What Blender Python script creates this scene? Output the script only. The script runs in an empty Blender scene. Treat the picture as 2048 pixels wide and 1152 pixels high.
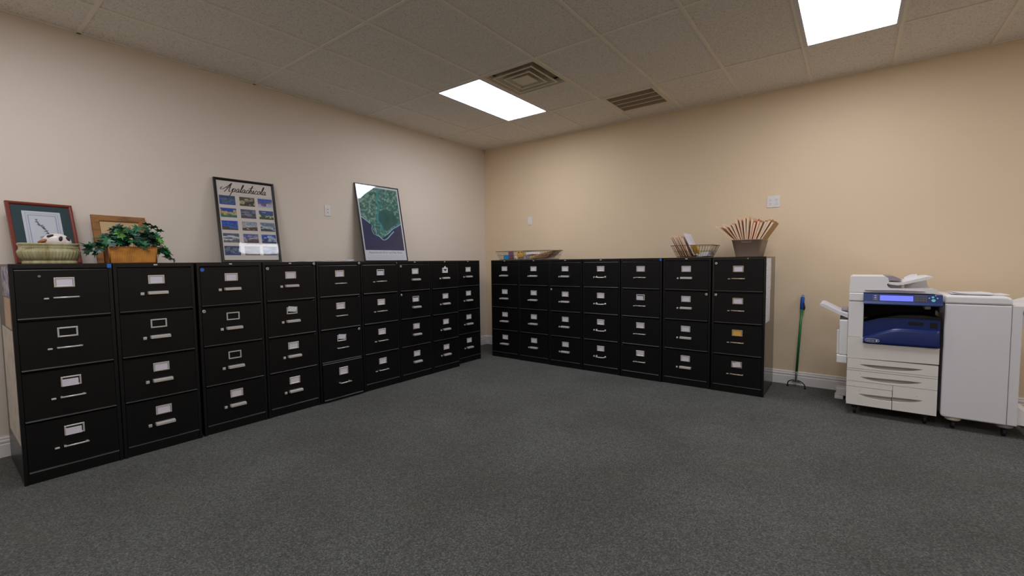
import bpy, bmesh, math, random
from mathutils import Vector, Matrix
PI = math.pi
random.seed(7)
scene = bpy.context.scene
C = scene.collection

# ------------------------------------------------------------------ camera, world, exposure
ROOM_H = 3.0
cam_data = bpy.data.cameras.new('camera')
cam_data.sensor_width = 36.0
cam_data.lens = 898.15 / 2048 * 36.0
cam_data.clip_start = 0.02
cam = bpy.data.objects.new('camera', cam_data)
C.objects.link(cam)
yaw, pitch, roll = 0.64992, -0.05883, 0.01160
rz = Matrix.Rotation(yaw, 3, 'Z') @ Matrix.Rotation(pitch, 3, 'X') @ Matrix.Rotation(roll, 3, 'Y')
rt, fw, up = rz.col[0], rz.col[1], rz.col[2]
m = Matrix.Identity(4)
for r in range(3):
    m[r][0] = rt[r]; m[r][1] = up[r]; m[r][2] = -fw[r]
m[0][3], m[1][3], m[2][3] = 4.5868, -5.3588, 1.2904
cam.matrix_world = m
scene.camera = cam

world = bpy.data.worlds.new('world')
scene.world = world
world.use_nodes = True
world.node_tree.nodes['Background'].inputs[0].default_value = (0.02, 0.02, 0.02, 1)
world.node_tree.nodes['Background'].inputs[1].default_value = 0.2
LAMP_STRENGTH = 13.8
LAMP_COLOUR = (0.95, 0.985, 1.08)
scene.view_settings.view_transform = 'Standard'
scene.view_settings.look = 'None'
scene.view_settings.exposure = 0.0
scene.view_settings.gamma = 1.0
scene.view_settings.use_curve_mapping = False


# ------------------------------------------------------------------ materials
def lin(c):
    c = c / 255.0
    return c / 12.92 if c <= 0.04045 else ((c + 0.055) / 1.055) ** 2.4


def rgb(r, g, b):
    return (lin(r), lin(g), lin(b), 1.0)


MATS = {}


def mat(name, col, rough=0.5, metal=0.0, spec=0.5, noise=None, bump=None, emit=None, coat=0.0, twoside=False):
    """procedural principled material. noise=(scale, amount) mottles the colour; bump=(scale, strength, distance)"""
    if name in MATS:
        return MATS[name]
    ma = bpy.data.materials.new(name)
    ma.use_nodes = True
    nt = ma.node_tree
    b = nt.nodes['Principled BSDF']
    b.inputs['Base Color'].default_value = col
    b.inputs['Roughness'].default_value = rough
    b.inputs['Metallic'].default_value = metal
    b.inputs['Specular IOR Level'].default_value = spec
    b.inputs['Coat Weight'].default_value = coat
    tc = nt.nodes.new('ShaderNodeTexCoord')
    sc, am = noise or (18.0, 0.06)
    n = nt.nodes.new('ShaderNodeTexNoise')
    n.inputs['Scale'].default_value = sc
    n.inputs['Detail'].default_value = 5
    nt.links.new(tc.outputs['Object'], n.inputs['Vector'])
    rp = nt.nodes.new('ShaderNodeMix')
    rp.data_type = 'RGBA'
    rp.inputs['A'].default_value = tuple(v * (1 - am) for v in col[:3]) + (1,)
    rp.inputs['B'].default_value = tuple(min(1, v * (1 + am)) for v in col[:3]) + (1,)
    nt.links.new(n.outputs['Fac'], rp.inputs['Factor'])
    nt.links.new(rp.outputs['Result'], b.inputs['Base Color'])
    if bump:
        n2 = nt.nodes.new('ShaderNodeTexNoise')
        n2.inputs['Scale'].default_value = bump[0]
        n2.inputs['Detail'].default_value = 3
        nt.links.new(tc.outputs['Object'], n2.inputs['Vector'])
        bp = nt.nodes.new('ShaderNodeBump')
        bp.inputs['Strength'].default_value = bump[1]
        bp.inputs['Distance'].default_value = bump[2]
        nt.links.new(n2.outputs['Fac'], bp.inputs['Height'])
        nt.links.new(bp.outputs['Normal'], b.inputs['Normal'])
    if emit:
        b.inputs['Emission Color'].default_value = emit[0]
        b.inputs['Emission Strength'].default_value = emit[1]
    MATS[name] = ma
    return ma


def node(nt, typ, **kw):
    n = nt.nodes.new(typ)
    for k, v in kw.items():
        if hasattr(n, k) and k not in ('Scale',):
            setattr(n, k, v)
        else:
            n.inputs[k].default_value = v
    return n


def ramp(nt, stops, interp='LINEAR'):
    r = nt.nodes.new('ShaderNodeValToRGB')
    r.color_ramp.interpolation = interp
    e = r.color_ramp.elements
    while len(e) < len(stops):
        e.new(0.5)
    for i, (p, c) in enumerate(stops):
        e[i].position = p
        e[i].color = c
    return r


def carpet_material():
    ma = bpy.data.materials.new('carpet')
    ma.use_nodes = True
    nt = ma.node_tree
    L = nt.links.new
    b = nt.nodes['Principled BSDF']
    b.inputs['Roughness'].default_value = 0.95
    b.inputs['Specular IOR Level'].default_value = 0.12
    b.inputs['Sheen Weight'].default_value = 0.08
    tc = nt.nodes.new('ShaderNodeTexCoord')
    vor = node(nt, 'ShaderNodeTexVoronoi')
    vor.inputs['Scale'].default_value = 165
    vor.inputs['Randomness'].default_value = 0.42
    L(tc.outputs['Object'], vor.inputs['Vector'])
    sep = nt.nodes.new('ShaderNodeSeparateColor')
    L(vor.outputs['Color'], sep.inputs['Color'])
    loops = ramp(nt, [(0.0, rgb(66, 66, 63)), (0.5, rgb(85, 85, 81)), (0.82, rgb(97, 97, 92)), (0.95, rgb(112, 112, 106)), (1.0, rgb(92, 80, 71))])
    L(sep.outputs['Red'], loops.inputs['Fac'])
    # worn patches and brownish scuffs with shapes of their own
    n1 = node(nt, 'ShaderNodeTexNoise'); n1.inputs['Scale'].default_value = 1.3; n1.inputs['Detail'].default_value = 6
    L(tc.outputs['Object'], n1.inputs['Vector'])
    r1 = ramp(nt, [(0.35, (0.86, 0.86, 0.85, 1)), (0.65, (1.1, 1.12, 1.13, 1))])
    L(n1.outputs['Fac'], r1.inputs['Fac'])
    mx = nt.nodes.new('ShaderNodeMix'); mx.data_type = 'RGBA'; mx.blend_type = 'MULTIPLY'
    mx.inputs['Factor'].default_value = 1
    L(loops.outputs['Color'], mx.inputs['A']); L(r1.outputs['Color'], mx.inputs['B'])
    mp = nt.nodes.new('ShaderNodeMapping')
    mp.inputs['Rotation'].default_value = (0, 0, 0.5)
    mp.inputs['Scale'].default_value = (0.9, 3.2, 1)
    L(tc.outputs['Object'], mp.inputs['Vector'])
    n2 = node(nt, 'ShaderNodeTexNoise'); n2.inputs['Scale'].default_value = 1.7; n2.inputs['Detail'].default_value = 4
    n2.inputs['Distortion'].default_value = 0.6
    L(mp.outputs['Vector'], n2.inputs['Vector'])
    r2 = ramp(nt, [(0.63, (0, 0, 0, 1)), (0.74, (0.6, 0.6, 0.6, 1))])
    L(n2.outputs['Fac'], r2.inputs['Fac'])
    mx2 = nt.nodes.new('ShaderNodeMix'); mx2.data_type = 'RGBA'
    mx2.inputs['B'].default_value = rgb(88, 76, 62)
    L(r2.outputs['Color'], mx2.inputs['Factor']); L(mx.outputs['Result'], mx2.inputs['A'])
    L(mx2.outputs['Result'], b.inputs['Base Color'])
    bp = nt.nodes.new('ShaderNodeBump'); bp.inputs['Strength'].default_value = 0.8; bp.inputs['Distance'].default_value = 0.004
    bp.invert = True
    L(vor.outputs['Distance'], bp.inputs['Height']); L(bp.outputs['Normal'], b.inputs['Normal'])
    return ma


def tile_material():
    ma = bpy.data.materials.new('ceiling_tile')
    ma.use_nodes = True
    nt = ma.node_tree
    L = nt.links.new
    b = nt.nodes['Principled BSDF']
    b.inputs['Roughness'].default_value = 0.9
    b.inputs['Specular IOR Level'].default_value = 0.15
    tc = nt.nodes.new('ShaderNodeTexCoord')
    oi = nt.nodes.new('ShaderNodeObjectInfo')
    ad = node(nt, 'ShaderNodeVectorMath', operation='ADD')
    L(tc.outputs['Object'], ad.inputs[0]); L(oi.outputs['Random'], ad.inputs[1])
    n = node(nt, 'ShaderNodeTexNoise'); n.inputs['Scale'].default_value = 95; n.inputs['Detail'].default_value = 3; n.inputs['Distortion'].default_value = 1.0
    L(ad.outputs[0], n.inputs['Vector'])
    r = ramp(nt, [(0.36, rgb(208, 200, 188)), (0.47, rgb(236, 229, 218)), (0.7, rgb(240, 234, 224))])
    L(n.outputs['Fac'], r.inputs['Fac']); L(r.outputs['Color'], b.inputs['Base Color'])
    bp = nt.nodes.new('ShaderNodeBump'); bp.inputs['Strength'].default_value = 0.7; bp.inputs['Distance'].default_value = 0.004
    L(n.outputs['Fac'], bp.inputs['Height']); L(bp.outputs['Normal'], b.inputs['Normal'])
    return ma


def glazing_material(name, wave):
    ma = bpy.data.materials.new(name)
    ma.use_nodes = True
    nt = ma.node_tree
    L = nt.links.new
    nt.nodes.remove(nt.nodes['Principled BSDF'])
    out = nt.nodes['Material Output']
    tc = nt.nodes.new('ShaderNodeTexCoord')
    n = node(nt, 'ShaderNodeTexNoise'); n.inputs['Scale'].default_value = 2.6; n.inputs['Detail'].default_value = 0.0
    L(tc.outputs['Object'], n.inputs['Vector'])
    bp = nt.nodes.new('ShaderNodeBump'); bp.inputs['Strength'].default_value = 1.0; bp.inputs['Distance'].default_value = wave
    L(n.outputs['Fac'], bp.inputs['Height'])
    geo = nt.nodes.new('ShaderNodeNewGeometry')
    ior = node(nt, 'ShaderNodeMath', operation='MULTIPLY_ADD')
    ior.inputs[1].default_value = 1 / 1.5 - 1.5; ior.inputs[2].default_value = 1.5
    L(geo.outputs['Backfacing'], ior.inputs[0])
    fr = nt.nodes.new('ShaderNodeFresnel'); L(ior.outputs[0], fr.inputs['IOR'])
    tr = nt.nodes.new('ShaderNodeBsdfTransparent'); tr.inputs['Color'].default_value = (0.96, 0.97, 0.97, 1)
    gl = nt.nodes.new('ShaderNodeBsdfGlossy'); gl.inputs['Roughness'].default_value = 0.03
    L(bp.outputs['Normal'], gl.inputs['Normal'])
    mx = nt.nodes.new('ShaderNodeMixShader')
    L(fr.outputs[0], mx.inputs[0]); L(tr.outputs[0], mx.inputs[1]); L(gl.outputs[0], mx.inputs[2])
    L(mx.outputs[0], out.inputs['Surface'])
    return ma


def photo_material(name, sky, mid, low, seed, lo=0.35, hi=0.62):
    """a small printed photograph: bands of sky, building and ground broken up by noise (flat print)"""
    ma = bpy.data.materials.new(name)
    ma.use_nodes = True
    nt = ma.node_tree
    L = nt.links.new
    b = nt.nodes['Principled BSDF']
    b.inputs['Roughness'].default_value = 0.45
    tc = nt.nodes.new('ShaderNodeTexCoord')
    mp = nt.nodes.new('ShaderNodeMapping')
    mp.inputs['Location'].default_value = (seed * 3.1, 0, seed * 1.7)
    L(tc.outputs['Generated'], mp.inputs['Vector'])
    vo = node(nt, 'ShaderNodeTexVoronoi', distance='CHEBYCHEV'); vo.inputs['Scale'].default_value = 3.6
    L(mp.outputs['Vector'], vo.inputs['Vector'])
    n = nt.nodes.new('ShaderNodeSeparateColor'); L(vo.outputs['Color'], n.inputs['Color'])
    sp = nt.nodes.new('ShaderNodeSeparateXYZ')
    L(tc.outputs['Generated'], sp.inputs[0])
    a = node(nt, 'ShaderNodeMath', operation='MULTIPLY_ADD')
    L(n.outputs['Red'], a.inputs[0]); a.inputs[1].default_value = 0.55
    s = node(nt, 'ShaderNodeMath', operation='SUBTRACT')
    L(sp.outputs['Z'], s.inputs[0]); s.inputs[1].default_value = 0.30
    L(s.outputs[0], a.inputs[2])
    r = ramp(nt, [(0.0, low), (lo - 0.05, low), (lo + 0.02, mid), (hi - 0.03, mid), (hi + 0.05, sky), (1.0, sky)])
    L(a.outputs[0], r.inputs['Fac'])
    n2 = node(nt, 'ShaderNodeTexNoise'); n2.inputs['Scale'].default_value = 7; n2.inputs['Detail'].default_value = 2
    L(mp.outputs['Vector'], n2.inputs['Vector'])
    r2 = ramp(nt, [(0.35, (0.5, 0.5, 0.53, 1)), (0.65, (1.2, 1.2, 1.2, 1))])
    L(n2.outputs['Fac'], r2.inputs['Fac'])
    mx = nt.nodes.new('ShaderNodeMix'); mx.data_type = 'RGBA'; mx.blend_type = 'MULTIPLY'; mx.inputs['Factor'].default_value = 0.85
    L(r.outputs['Color'], mx.inputs['A']); L(r2.outputs['Color'], mx.inputs['B'])
    L(mx.outputs['Result'], b.inputs['Base Color'])
    return ma


def printed_material(name, paper, ink, rows, cover=0.5, cols=30.0):
    """sheet with lines of small print (flat print): rows per metre along local z"""
    ma = bpy.data.materials.new(name)
    ma.use_nodes = True
    nt = ma.node_tree
    L = nt.links.new
    b = nt.nodes['Principled BSDF']
    b.inputs['Roughness'].default_value = 0.7
    tc = nt.nodes.new('ShaderNodeTexCoord')
    sp = nt.nodes.new('ShaderNodeSeparateXYZ')
    L(tc.outputs['Object'], sp.inputs[0])
    mu = node(nt, 'ShaderNodeMath', operation='MULTIPLY'); mu.inputs[1].default_value = rows
    L(sp.outputs['Z'], mu.inputs[0])
    frc = node(nt, 'ShaderNodeMath', operation='FRACT'); L(mu.outputs[0], frc.inputs[0])
    lt = node(nt, 'ShaderNodeMath', operation='LESS_THAN'); lt.inputs[1].default_value = cover
    L(frc.outputs[0], lt.inputs[0])
    mp = nt.nodes.new('ShaderNodeMapping'); mp.inputs['Scale'].default_value = (cols, cols, rows * 2)
    L(tc.outputs['Object'], mp.inputs['Vector'])
    n = node(nt, 'ShaderNodeTexNoise'); n.inputs['Scale'].default_value = 1.0
    L(mp.outputs['Vector'], n.inputs['Vector'])
    gt = node(nt, 'ShaderNodeMath', operation='GREATER_THAN'); gt.inputs[1].default_value = 0.48
    L(n.outputs['Fac'], gt.inputs[0])
    ml = node(nt, 'ShaderNodeMath', operation='MULTIPLY')
    L(lt.outputs[0], ml.inputs[0]); L(gt.outputs[0], ml.inputs[1])
    mx = nt.nodes.new('ShaderNodeMix'); mx.data_type = 'RGBA'
    mx.inputs['A'].default_value = paper; mx.inputs['B'].default_value = ink
    L(ml.outputs[0], mx.inputs['Factor']); L(mx.outputs['Result'], b.inputs['Base Color'])
    return ma


def patch_material(name, stops, scale, detail=3, rough=0.6, stretch=(1, 1, 1), bump=0):
    ma = bpy.data.materials.new(name)
    ma.use_nodes = True
    nt = ma.node_tree
    L = nt.links.new
    b = nt.nodes['Principled BSDF']
    b.inputs['Roughness'].default_value = rough
    tc = nt.nodes.new('ShaderNodeTexCoord')
    mp = nt.nodes.new('ShaderNodeMapping'); mp.inputs['Scale'].default_value = stretch
    L(tc.outputs['Object'], mp.inputs['Vector'])
    n = node(nt, 'ShaderNodeTexNoise'); n.inputs['Scale'].default_value = scale; n.inputs['Detail'].default_value = detail
    L(mp.outputs['Vector'], n.inputs['Vector'])
    r = ramp(nt, stops)
    L(n.outputs['Fac'], r.inputs['Fac']); L(r.outputs['Color'], b.inputs['Base Color'])
    if bump:
        bp = nt.nodes.new('ShaderNodeBump'); bp.inputs['Strength'].default_value = 0.6; bp.inputs['Distance'].default_value = bump
        L(n.outputs['Fac'], bp.inputs['Height']); L(bp.outputs['Normal'], b.inputs['Normal'])
    return ma


def wicker_material():
    ma = bpy.data.materials.new('woven_cane')
    ma.use_nodes = True
    nt = ma.node_tree
    L = nt.links.new
    b = nt.nodes['Principled BSDF']
    b.inputs['Roughness'].default_value = 0.45
    tc = nt.nodes.new('ShaderNodeTexCoord')
    mp = nt.nodes.new('ShaderNodeMapping'); mp.inputs['Rotation'].default_value = (0, PI / 4, 0)
    L(tc.outputs['Object'], mp.inputs['Vector'])
    ck = node(nt, 'ShaderNodeTexChecker'); ck.inputs['Scale'].default_value = 150
    ck.inputs['Color1'].default_value = rgb(218, 152, 58); ck.inputs['Color2'].default_value = rgb(188, 120, 38)
    L(mp.outputs['Vector'], ck.inputs['Vector'])
    n = node(nt, 'ShaderNodeTexNoise'); n.inputs['Scale'].default_value = 14
    L(tc.outputs['Object'], n.inputs['Vector'])
    r = ramp(nt, [(0.35, (0.72, 0.66, 0.6, 1)), (0.65, (1.05, 1.05, 1.05, 1))])
    L(n.outputs['Fac'], r.inputs['Fac'])
    mx = nt.nodes.new('ShaderNodeMix'); mx.data_type = 'RGBA'; mx.blend_type = 'MULTIPLY'; mx.inputs['Factor'].default_value = 1
    L(ck.outputs['Color'], mx.inputs['A']); L(r.outputs['Color'], mx.inputs['B'])
    L(mx.outputs['Result'], b.inputs['Base Color'])
    bp = nt.nodes.new('ShaderNodeBump'); bp.inputs['Strength'].default_value = 0.8; bp.inputs['Distance'].default_value = 0.002
    L(ck.outputs['Fac'], bp.inputs['Height']); L(bp.outputs['Normal'], b.inputs['Normal'])
    return ma


M = {
    'wall_left': mat('wall_greige', rgb(226, 213, 198), 0.75, spec=0.25, noise=(2.0, 0.012), bump=(160, 0.12, 0.001)),
    'wall_right': mat('wall_tan', rgb(230, 207, 175), 0.75, spec=0.25, noise=(2.0, 0.012), bump=(160, 0.12, 0.001)),  # yellower wall colour than on the left
    'trim': mat('white_trim_paint', rgb(238, 232, 228), 0.45, noise=(6, 0.02)),
    'carpet': carpet_material(),
    'tile': tile_material(),
    'tee': mat('ceiling_tee_enamel', rgb(236, 227, 210), 0.6, noise=(5, 0.03)),
    'slab': mat('slab_above_ceiling', rgb(90, 88, 84), 0.9),
    'black': mat('black_enamel_steel', rgb(15, 15, 16), 0.33, spec=0.4, noise=(3.0, 0.12), bump=(420, 0.04, 0.0004)),
    'black_gloss': mat('glossy_black_enamel_steel', rgb(12, 12, 12), 0.16, spec=0.6, noise=(3.0, 0.1)),
    'black_drawer': mat('black_enamel_drawer', rgb(12, 12, 13), 0.38, spec=0.3, noise=(4.0, 0.15), bump=(420, 0.04, 0.0004)),
    'worn_glint': mat('worn_steel_glint', rgb(104, 100, 96), 0.32, metal=0.3, noise=(9, 0.5)),  # worn steel, its lighter grey also standing in for the lip's highlight
    'dark': mat('dark_recess', rgb(9, 9, 9), 0.7),
    'chrome': mat('brushed_chrome', rgb(216, 210, 202), 0.34, metal=0.45),
    'brass': mat('tarnished_chrome', rgb(196, 180, 158), 0.34, metal=0.5),
    'card': mat('label_card', rgb(226, 222, 232), 0.7, noise=(60, 0.06)),
    'card_yellow': mat('yellow_label_card', rgb(232, 180, 70), 0.7),
    'sticker_blue': mat('blue_sticker', rgb(40, 110, 200), 0.5),
    'lock': mat('lock_disc', rgb(205, 205, 200), 0.35, metal=0.5),
    'white_plastic': mat('white_wall_plate_plastic', rgb(228, 224, 222), 0.35),
    'paper': mat('white_paper', rgb(232, 230, 234), 0.75, noise=(20, 0.02)),
    'diffuser': mat('lamp_lens', rgb(240, 240, 240), 0.4, emit=(LAMP_COLOUR + (1,), LAMP_STRENGTH)),
    'lamp_frame': mat('lamp_frame_enamel', rgb(205, 203, 206), 0.45),
    'vent': mat('vent_enamel', rgb(226, 214, 194), 0.55),
    'vent_dark': mat('vent_throat', rgb(104, 98, 88), 0.8),
    'grille_slat': mat('grille_slats', rgb(196, 180, 156), 0.6),
    'frame_black': mat('black_picture_frame', rgb(24, 22, 22), 0.28),
    'frame_red': mat('mahogany_frame', rgb(122, 52, 38), 0.35, noise=(30, 0.2)),
    'frame_oak': patch_material('oak_frame', [(0.3, rgb(110, 70, 34)), (0.55, rgb(158, 108, 56)), (0.75, rgb(128, 84, 42))], 22, rough=0.5, stretch=(0.3, 1, 1)),
    'poster_paper': mat('cream_poster_paper', rgb(226, 214, 206), 0.6, noise=(4, 0.01)),
    'white_print': mat('white_print', rgb(222, 222, 228), 0.6, noise=(4, 0.01)),
    'mat_teal': mat('teal_mat_board', rgb(52, 74, 80), 0.85, noise=(70, 0.05)),
    'lavender': mat('lavender_mat_line', rgb(180, 178, 205), 0.8),
    'ink': mat('ink', rgb(46, 40, 40), 0.7),
    'ink_grey': mat('grey_ink', rgb(118, 118, 136), 0.7),
    'ink_blue': mat('blue_grey_ink', rgb(96, 112, 148), 0.7),
    'ink_pale': mat('pale_ink', rgb(176, 160, 150), 0.7),
    'land': patch_material('satellite_land', [(0.3, rgb(20, 72, 70)), (0.46, rgb(52, 116, 106)), (0.56, rgb(96, 146, 128)), (0.66, rgb(168, 184, 158)), (0.78, rgb(44, 96, 90))], 34, 7),
    'bay': patch_material('satellite_bay', [(0.3, rgb(20, 78, 74)), (0.6, rgb(30, 102, 96)), (0.8, rgb(24, 86, 84))], 9, 4),
    'sea': patch_material('satellite_sea', [(0.3, rgb(26, 28, 74)), (0.6, rgb(32, 36, 92)), (0.72, rgb(40, 50, 150))], 6, 4),
    'coast': mat('satellite_coast', rgb(150, 200, 214), 0.6, noise=(80, 0.2)),
    'shoal': mat('satellite_shoal', rgb(30, 150, 158), 0.6, noise=(50, 0.3)),
    'glaze_wavy': glazing_material('wavy_acrylic_glazing', 0.003),
    'glaze': glazing_material('picture_glass', 0.001),
    'ceramic': patch_material('olive_ceramic_glaze', [(0.3, rgb(150, 138, 96)), (0.55, rgb(178, 170, 128)), (0.75, rgb(194, 188, 152))], 34, rough=0.16, stretch=(1, 1, 0.12)),
    'white_ceramic': mat('white_ceramic', rgb(226, 214, 206), 0.25),
    'dark_ceramic': mat('dark_patch_glaze', rgb(52, 40, 46), 0.3),
    'rust_ceramic': mat('rust_glaze', rgb(150, 88, 52), 0.35),
    'wicker': wicker_material(),
    'cane_dark': mat('dark_cane_edge', rgb(150, 92, 34), 0.5, noise=(60, 0.25)),
    'leaf': mat('ivy_leaf', rgb(34, 104, 66), 0.42, noise=(30, 0.35)),
    'leaf_dark': mat('dark_ivy_leaf', rgb(18, 62, 46), 0.42, noise=(30, 0.35)),
    'leaf_light': mat('light_ivy_leaf', rgb(96, 158, 62), 0.45, noise=(30, 0.3)),
    'stem': mat('ivy_stem', rgb(70, 74, 40), 0.6),
    'soil': mat('basket_filling', rgb(40, 34, 26), 0.9, noise=(60, 0.3)),
    'wire': mat('dark_bronze_wire', rgb(96, 84, 62), 0.4, metal=0.6),
    'manila': mat('manila_card', rgb(226, 190, 146), 0.8, noise=(30, 0.05)),
    'manila_pink': mat('faded_manila_card', rgb(232, 196, 164), 0.8, noise=(30, 0.05)),
    'manila_dark': mat('aged_manila_card', rgb(198, 156, 104), 0.8, noise=(30, 0.06)),
    'cream': mat('cream_paper', rgb(240, 214, 186), 0.8, noise=(40, 0.04)),
    'orange_card': mat('orange_card', rgb(208, 116, 46), 0.8, noise=(30, 0.08)),
    'yellow_card': mat('mustard_card', rgb(222, 170, 66), 0.7),
    'blue_box': mat('sky_blue_card', rgb(48, 156, 210), 0.5),
    'purple_box': mat('mauve_card', rgb(140, 92, 120), 0.55),
    'yellow_box': mat('lemon_card', rgb(220, 200, 40), 0.55),
    'amber_box': mat('amber_card', rgb(216, 160, 70), 0.55),
    'taupe': mat('taupe_plastic', rgb(164, 142, 128), 0.45, noise=(40, 0.03)),
    'green_pole': mat('green_pole_enamel', rgb(22, 118, 58), 0.3),
    'blue_grip': mat('blue_foam_grip', rgb(28, 82, 176), 0.6),
    'steel': mat('dull_steel', rgb(150, 146, 138), 0.35, metal=0.8),
    'rubber': mat('black_rubber', rgb(20, 20, 20), 0.6),
    'plastic': mat('office_white_plastic', rgb(238, 236, 234), 0.42, noise=(200, 0.015)),
    'plastic_warm': mat('warm_white_plastic', rgb(236, 231, 224), 0.42, noise=(200, 0.015)),
    'plastic_grey': mat('light_grey_plastic', rgb(230, 227, 230), 0.42, noise=(200, 0.015)),
    'plastic_mid': mat('mid_grey_plastic', rgb(150, 140, 148), 0.4),
    'navy': mat('navy_blue_plastic', rgb(18, 42, 104), 0.24, noise=(60, 0.03)),
    'navy_panel': mat('navy_console_plastic', rgb(34, 56, 112), 0.35),
    'screen': mat('lit_touch_screen', rgb(90, 100, 200), 0.2, emit=(rgb(116, 124, 235), 0.75)),
    'button_blue': mat('lit_blue_button', rgb(90, 100, 220), 0.3, emit=(rgb(150, 150, 255), 0.8)),
    'button_cyan': mat('pale_cyan_button', rgb(120, 200, 210), 0.35),
    'button_grey': mat('grey_button', rgb(150, 146, 140), 0.4),
    'keypad': mat('keypad_plastic', rgb(74, 74, 88), 0.45),
    'black_plastic': mat('black_plastic', rgb(16, 16, 18), 0.3),
    'silver_print': mat('silver_badge_print', rgb(214, 214, 222), 0.35),
    'seam': mat('panel_seam', rgb(70, 66, 64), 0.8),
    'cord': mat('brown_cord', rgb(96, 66, 40), 0.6),
}


# ------------------------------------------------------------------ mesh helpers
def box(bm, x0, x1, y0, y1, z0, z1, bev=0.0, seg=2):
    vs = [bm.verts.new(p) for p in ((x0, y0, z0), (x1, y0, z0), (x1, y1, z0), (x0, y1, z0), (x0, y0, z1), (x1, y0, z1), (x1, y1, z1), (x0, y1, z1))]
    fs = [bm.faces.new([vs[i] for i in q]) for q in ((3, 2, 1, 0), (4, 5, 6, 7), (0, 1, 5, 4), (1, 2, 6, 5), (2, 3, 7, 6), (3, 0, 4, 7))]
    if bev > 0:
        es = list({e for f in fs for e in f.edges})
        bmesh.ops.bevel(bm, geom=es, offset=bev, segments=seg, affect='EDGES', profile=0.5)


def prism(bm, pts, axis, a0, a1, smooth=False):
    """extrude a closed 2-D outline along an axis: axis 'x' -> pts are (y,z), 'y' -> (x,z), 'z' -> (x,y)"""
    def P(u, v, a):
        return (a, u, v) if axis == 'x' else ((u, a, v) if axis == 'y' else (u, v, a))
    A = [bm.verts.new(P(u, v, a0)) for u, v in pts]
    B = [bm.verts.new(P(u, v, a1)) for u, v in pts]
    n = len(pts)
    fs = [bm.faces.new(A), bm.faces.new(B[::-1])]
    for i in range(n):
        f = bm.faces.new([A[i], B[i], B[(i + 1) % n], A[(i + 1) % n]])
        f.smooth = smooth
        fs.append(f)
    bmesh.ops.recalc_face_normals(bm, faces=fs)


def tube(bm, pts, r, seg=8, closed=False, cap=True):
    pts = [Vector(p) for p in pts]
    n = len(pts)
    rings = []
    prev = None
    for i, p in enumerate(pts):
        if closed:
            t = pts[(i + 1) % n] - pts[i - 1]
        else:
            t = pts[min(i + 1, n - 1)] - pts[max(i - 1, 0)]
        t.normalize()
        if prev is None:
            a = Vector((0, 0, 1)) if abs(t.z) < 0.9 else Vector((1, 0, 0))
            u = t.cross(a).normalized()
        else:
            u = (prev - t * prev.dot(t)).normalized()
        prev = u
        v = t.cross(u)
        rr = r[i] if isinstance(r, (list, tuple)) else r
        rings.append([bm.verts.new(p + (u * math.cos(2 * PI * k / seg) + v * math.sin(2 * PI * k / seg)) * rr) for k in range(seg)])
    m_ = n if closed else n - 1
    for i in range(m_):
        a, b = rings[i], rings[(i + 1) % n]
        for k in range(seg):
            f = bm.faces.new([a[k], a[(k + 1) % seg], b[(k + 1) % seg], b[k]])
            f.smooth = True
    if cap and not closed:
        bm.faces.new(rings[0][::-1]); bm.faces.new(rings[-1])


def loft(bm, rings, cap0=True, cap1=True, smooth=True):
    R = [[bm.verts.new(p) for p in ring] for ring in rings]
    n = len(R[0])
    for a, b in zip(R, R[1:]):
        for k in range(n):
            f = bm.faces.new([a[k], a[(k + 1) % n], b[(k + 1) % n], b[k]])
            f.smooth = smooth
    if cap0: bm.faces.new(R[0][::-1])
    if cap1: bm.faces.new(R[-1])


def cyl(bm, c, axis, r, h, seg=20, bev=0.0):
    c = Vector(c)
    d = {'x': Vector((1, 0, 0)), 'y': Vector((0, 1, 0)), 'z': Vector((0, 0, 1))}[axis]
    u = d.orthogonal().normalized(); v = d.cross(u)
    prof = [(r - bev, 0), (r, bev), (r, h - bev), (r - bev, h)] if bev else [(r, 0), (r, h)]
    rings = [[c + d * hh + (u * math.cos(2 * PI * k / seg) + v * math.sin(2 * PI * k / seg)) * rr for k in range(seg)] for rr, hh in prof]
    loft(bm, rings, smooth=False)


def ribbon(bm, pts, w, y):
    """flat printed stroke in the local xz plane"""
    pts = [Vector((p[0], p[1])) for p in pts]
    prev = None
    for i, p in enumerate(pts):
        t = pts[min(i + 1, len(pts) - 1)] - pts[max(i - 1, 0)]
        if t.length < 1e-9: t = Vector((1, 0))
        t.normalize()
        nrm = Vector((-t.y, t.x))
        ww = w * (0.55 + 0.75 * abs(t.y))
        a = bm.verts.new((p.x + nrm.x * ww / 2, y, p.y + nrm.y * ww / 2))
        b = bm.verts.new((p.x - nrm.x * ww / 2, y, p.y - nrm.y * ww / 2))
        if prev:
            f = bm.faces.new([prev[1], b, a, prev[0]])
        prev = (a, b)


def crom(pts, n=8, closed=False):
    out = []
    P = [Vector(p) for p in pts]
    k = len(P)
    rng = range(k) if closed else range(k - 1)
    for i in rng:
        p0 = P[(i - 1) % k] if closed or i > 0 else P[i]
        p1, p2 = P[i], P[(i + 1) % k]
        p3 = P[(i + 2) % k] if closed or i + 2 < k else P[(i + 1) % k]
        for s in range(n):
            t = s / n
            out.append(0.5 * ((2 * p1) + (-p0 + p2) * t + (2 * p0 - 5 * p1 + 4 * p2 - p3) * t * t + (-p0 + 3 * p1 - 3 * p2 + p3) * t ** 3))
    if not closed: out.append(P[-1])
    return out


def mesh(name, fn, smooth_angle=None):
    bm = bmesh.new()
    fn(bm)
    me = bpy.data.meshes.new(name)
    bm.to_mesh(me)
    bm.free()
    return me


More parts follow.
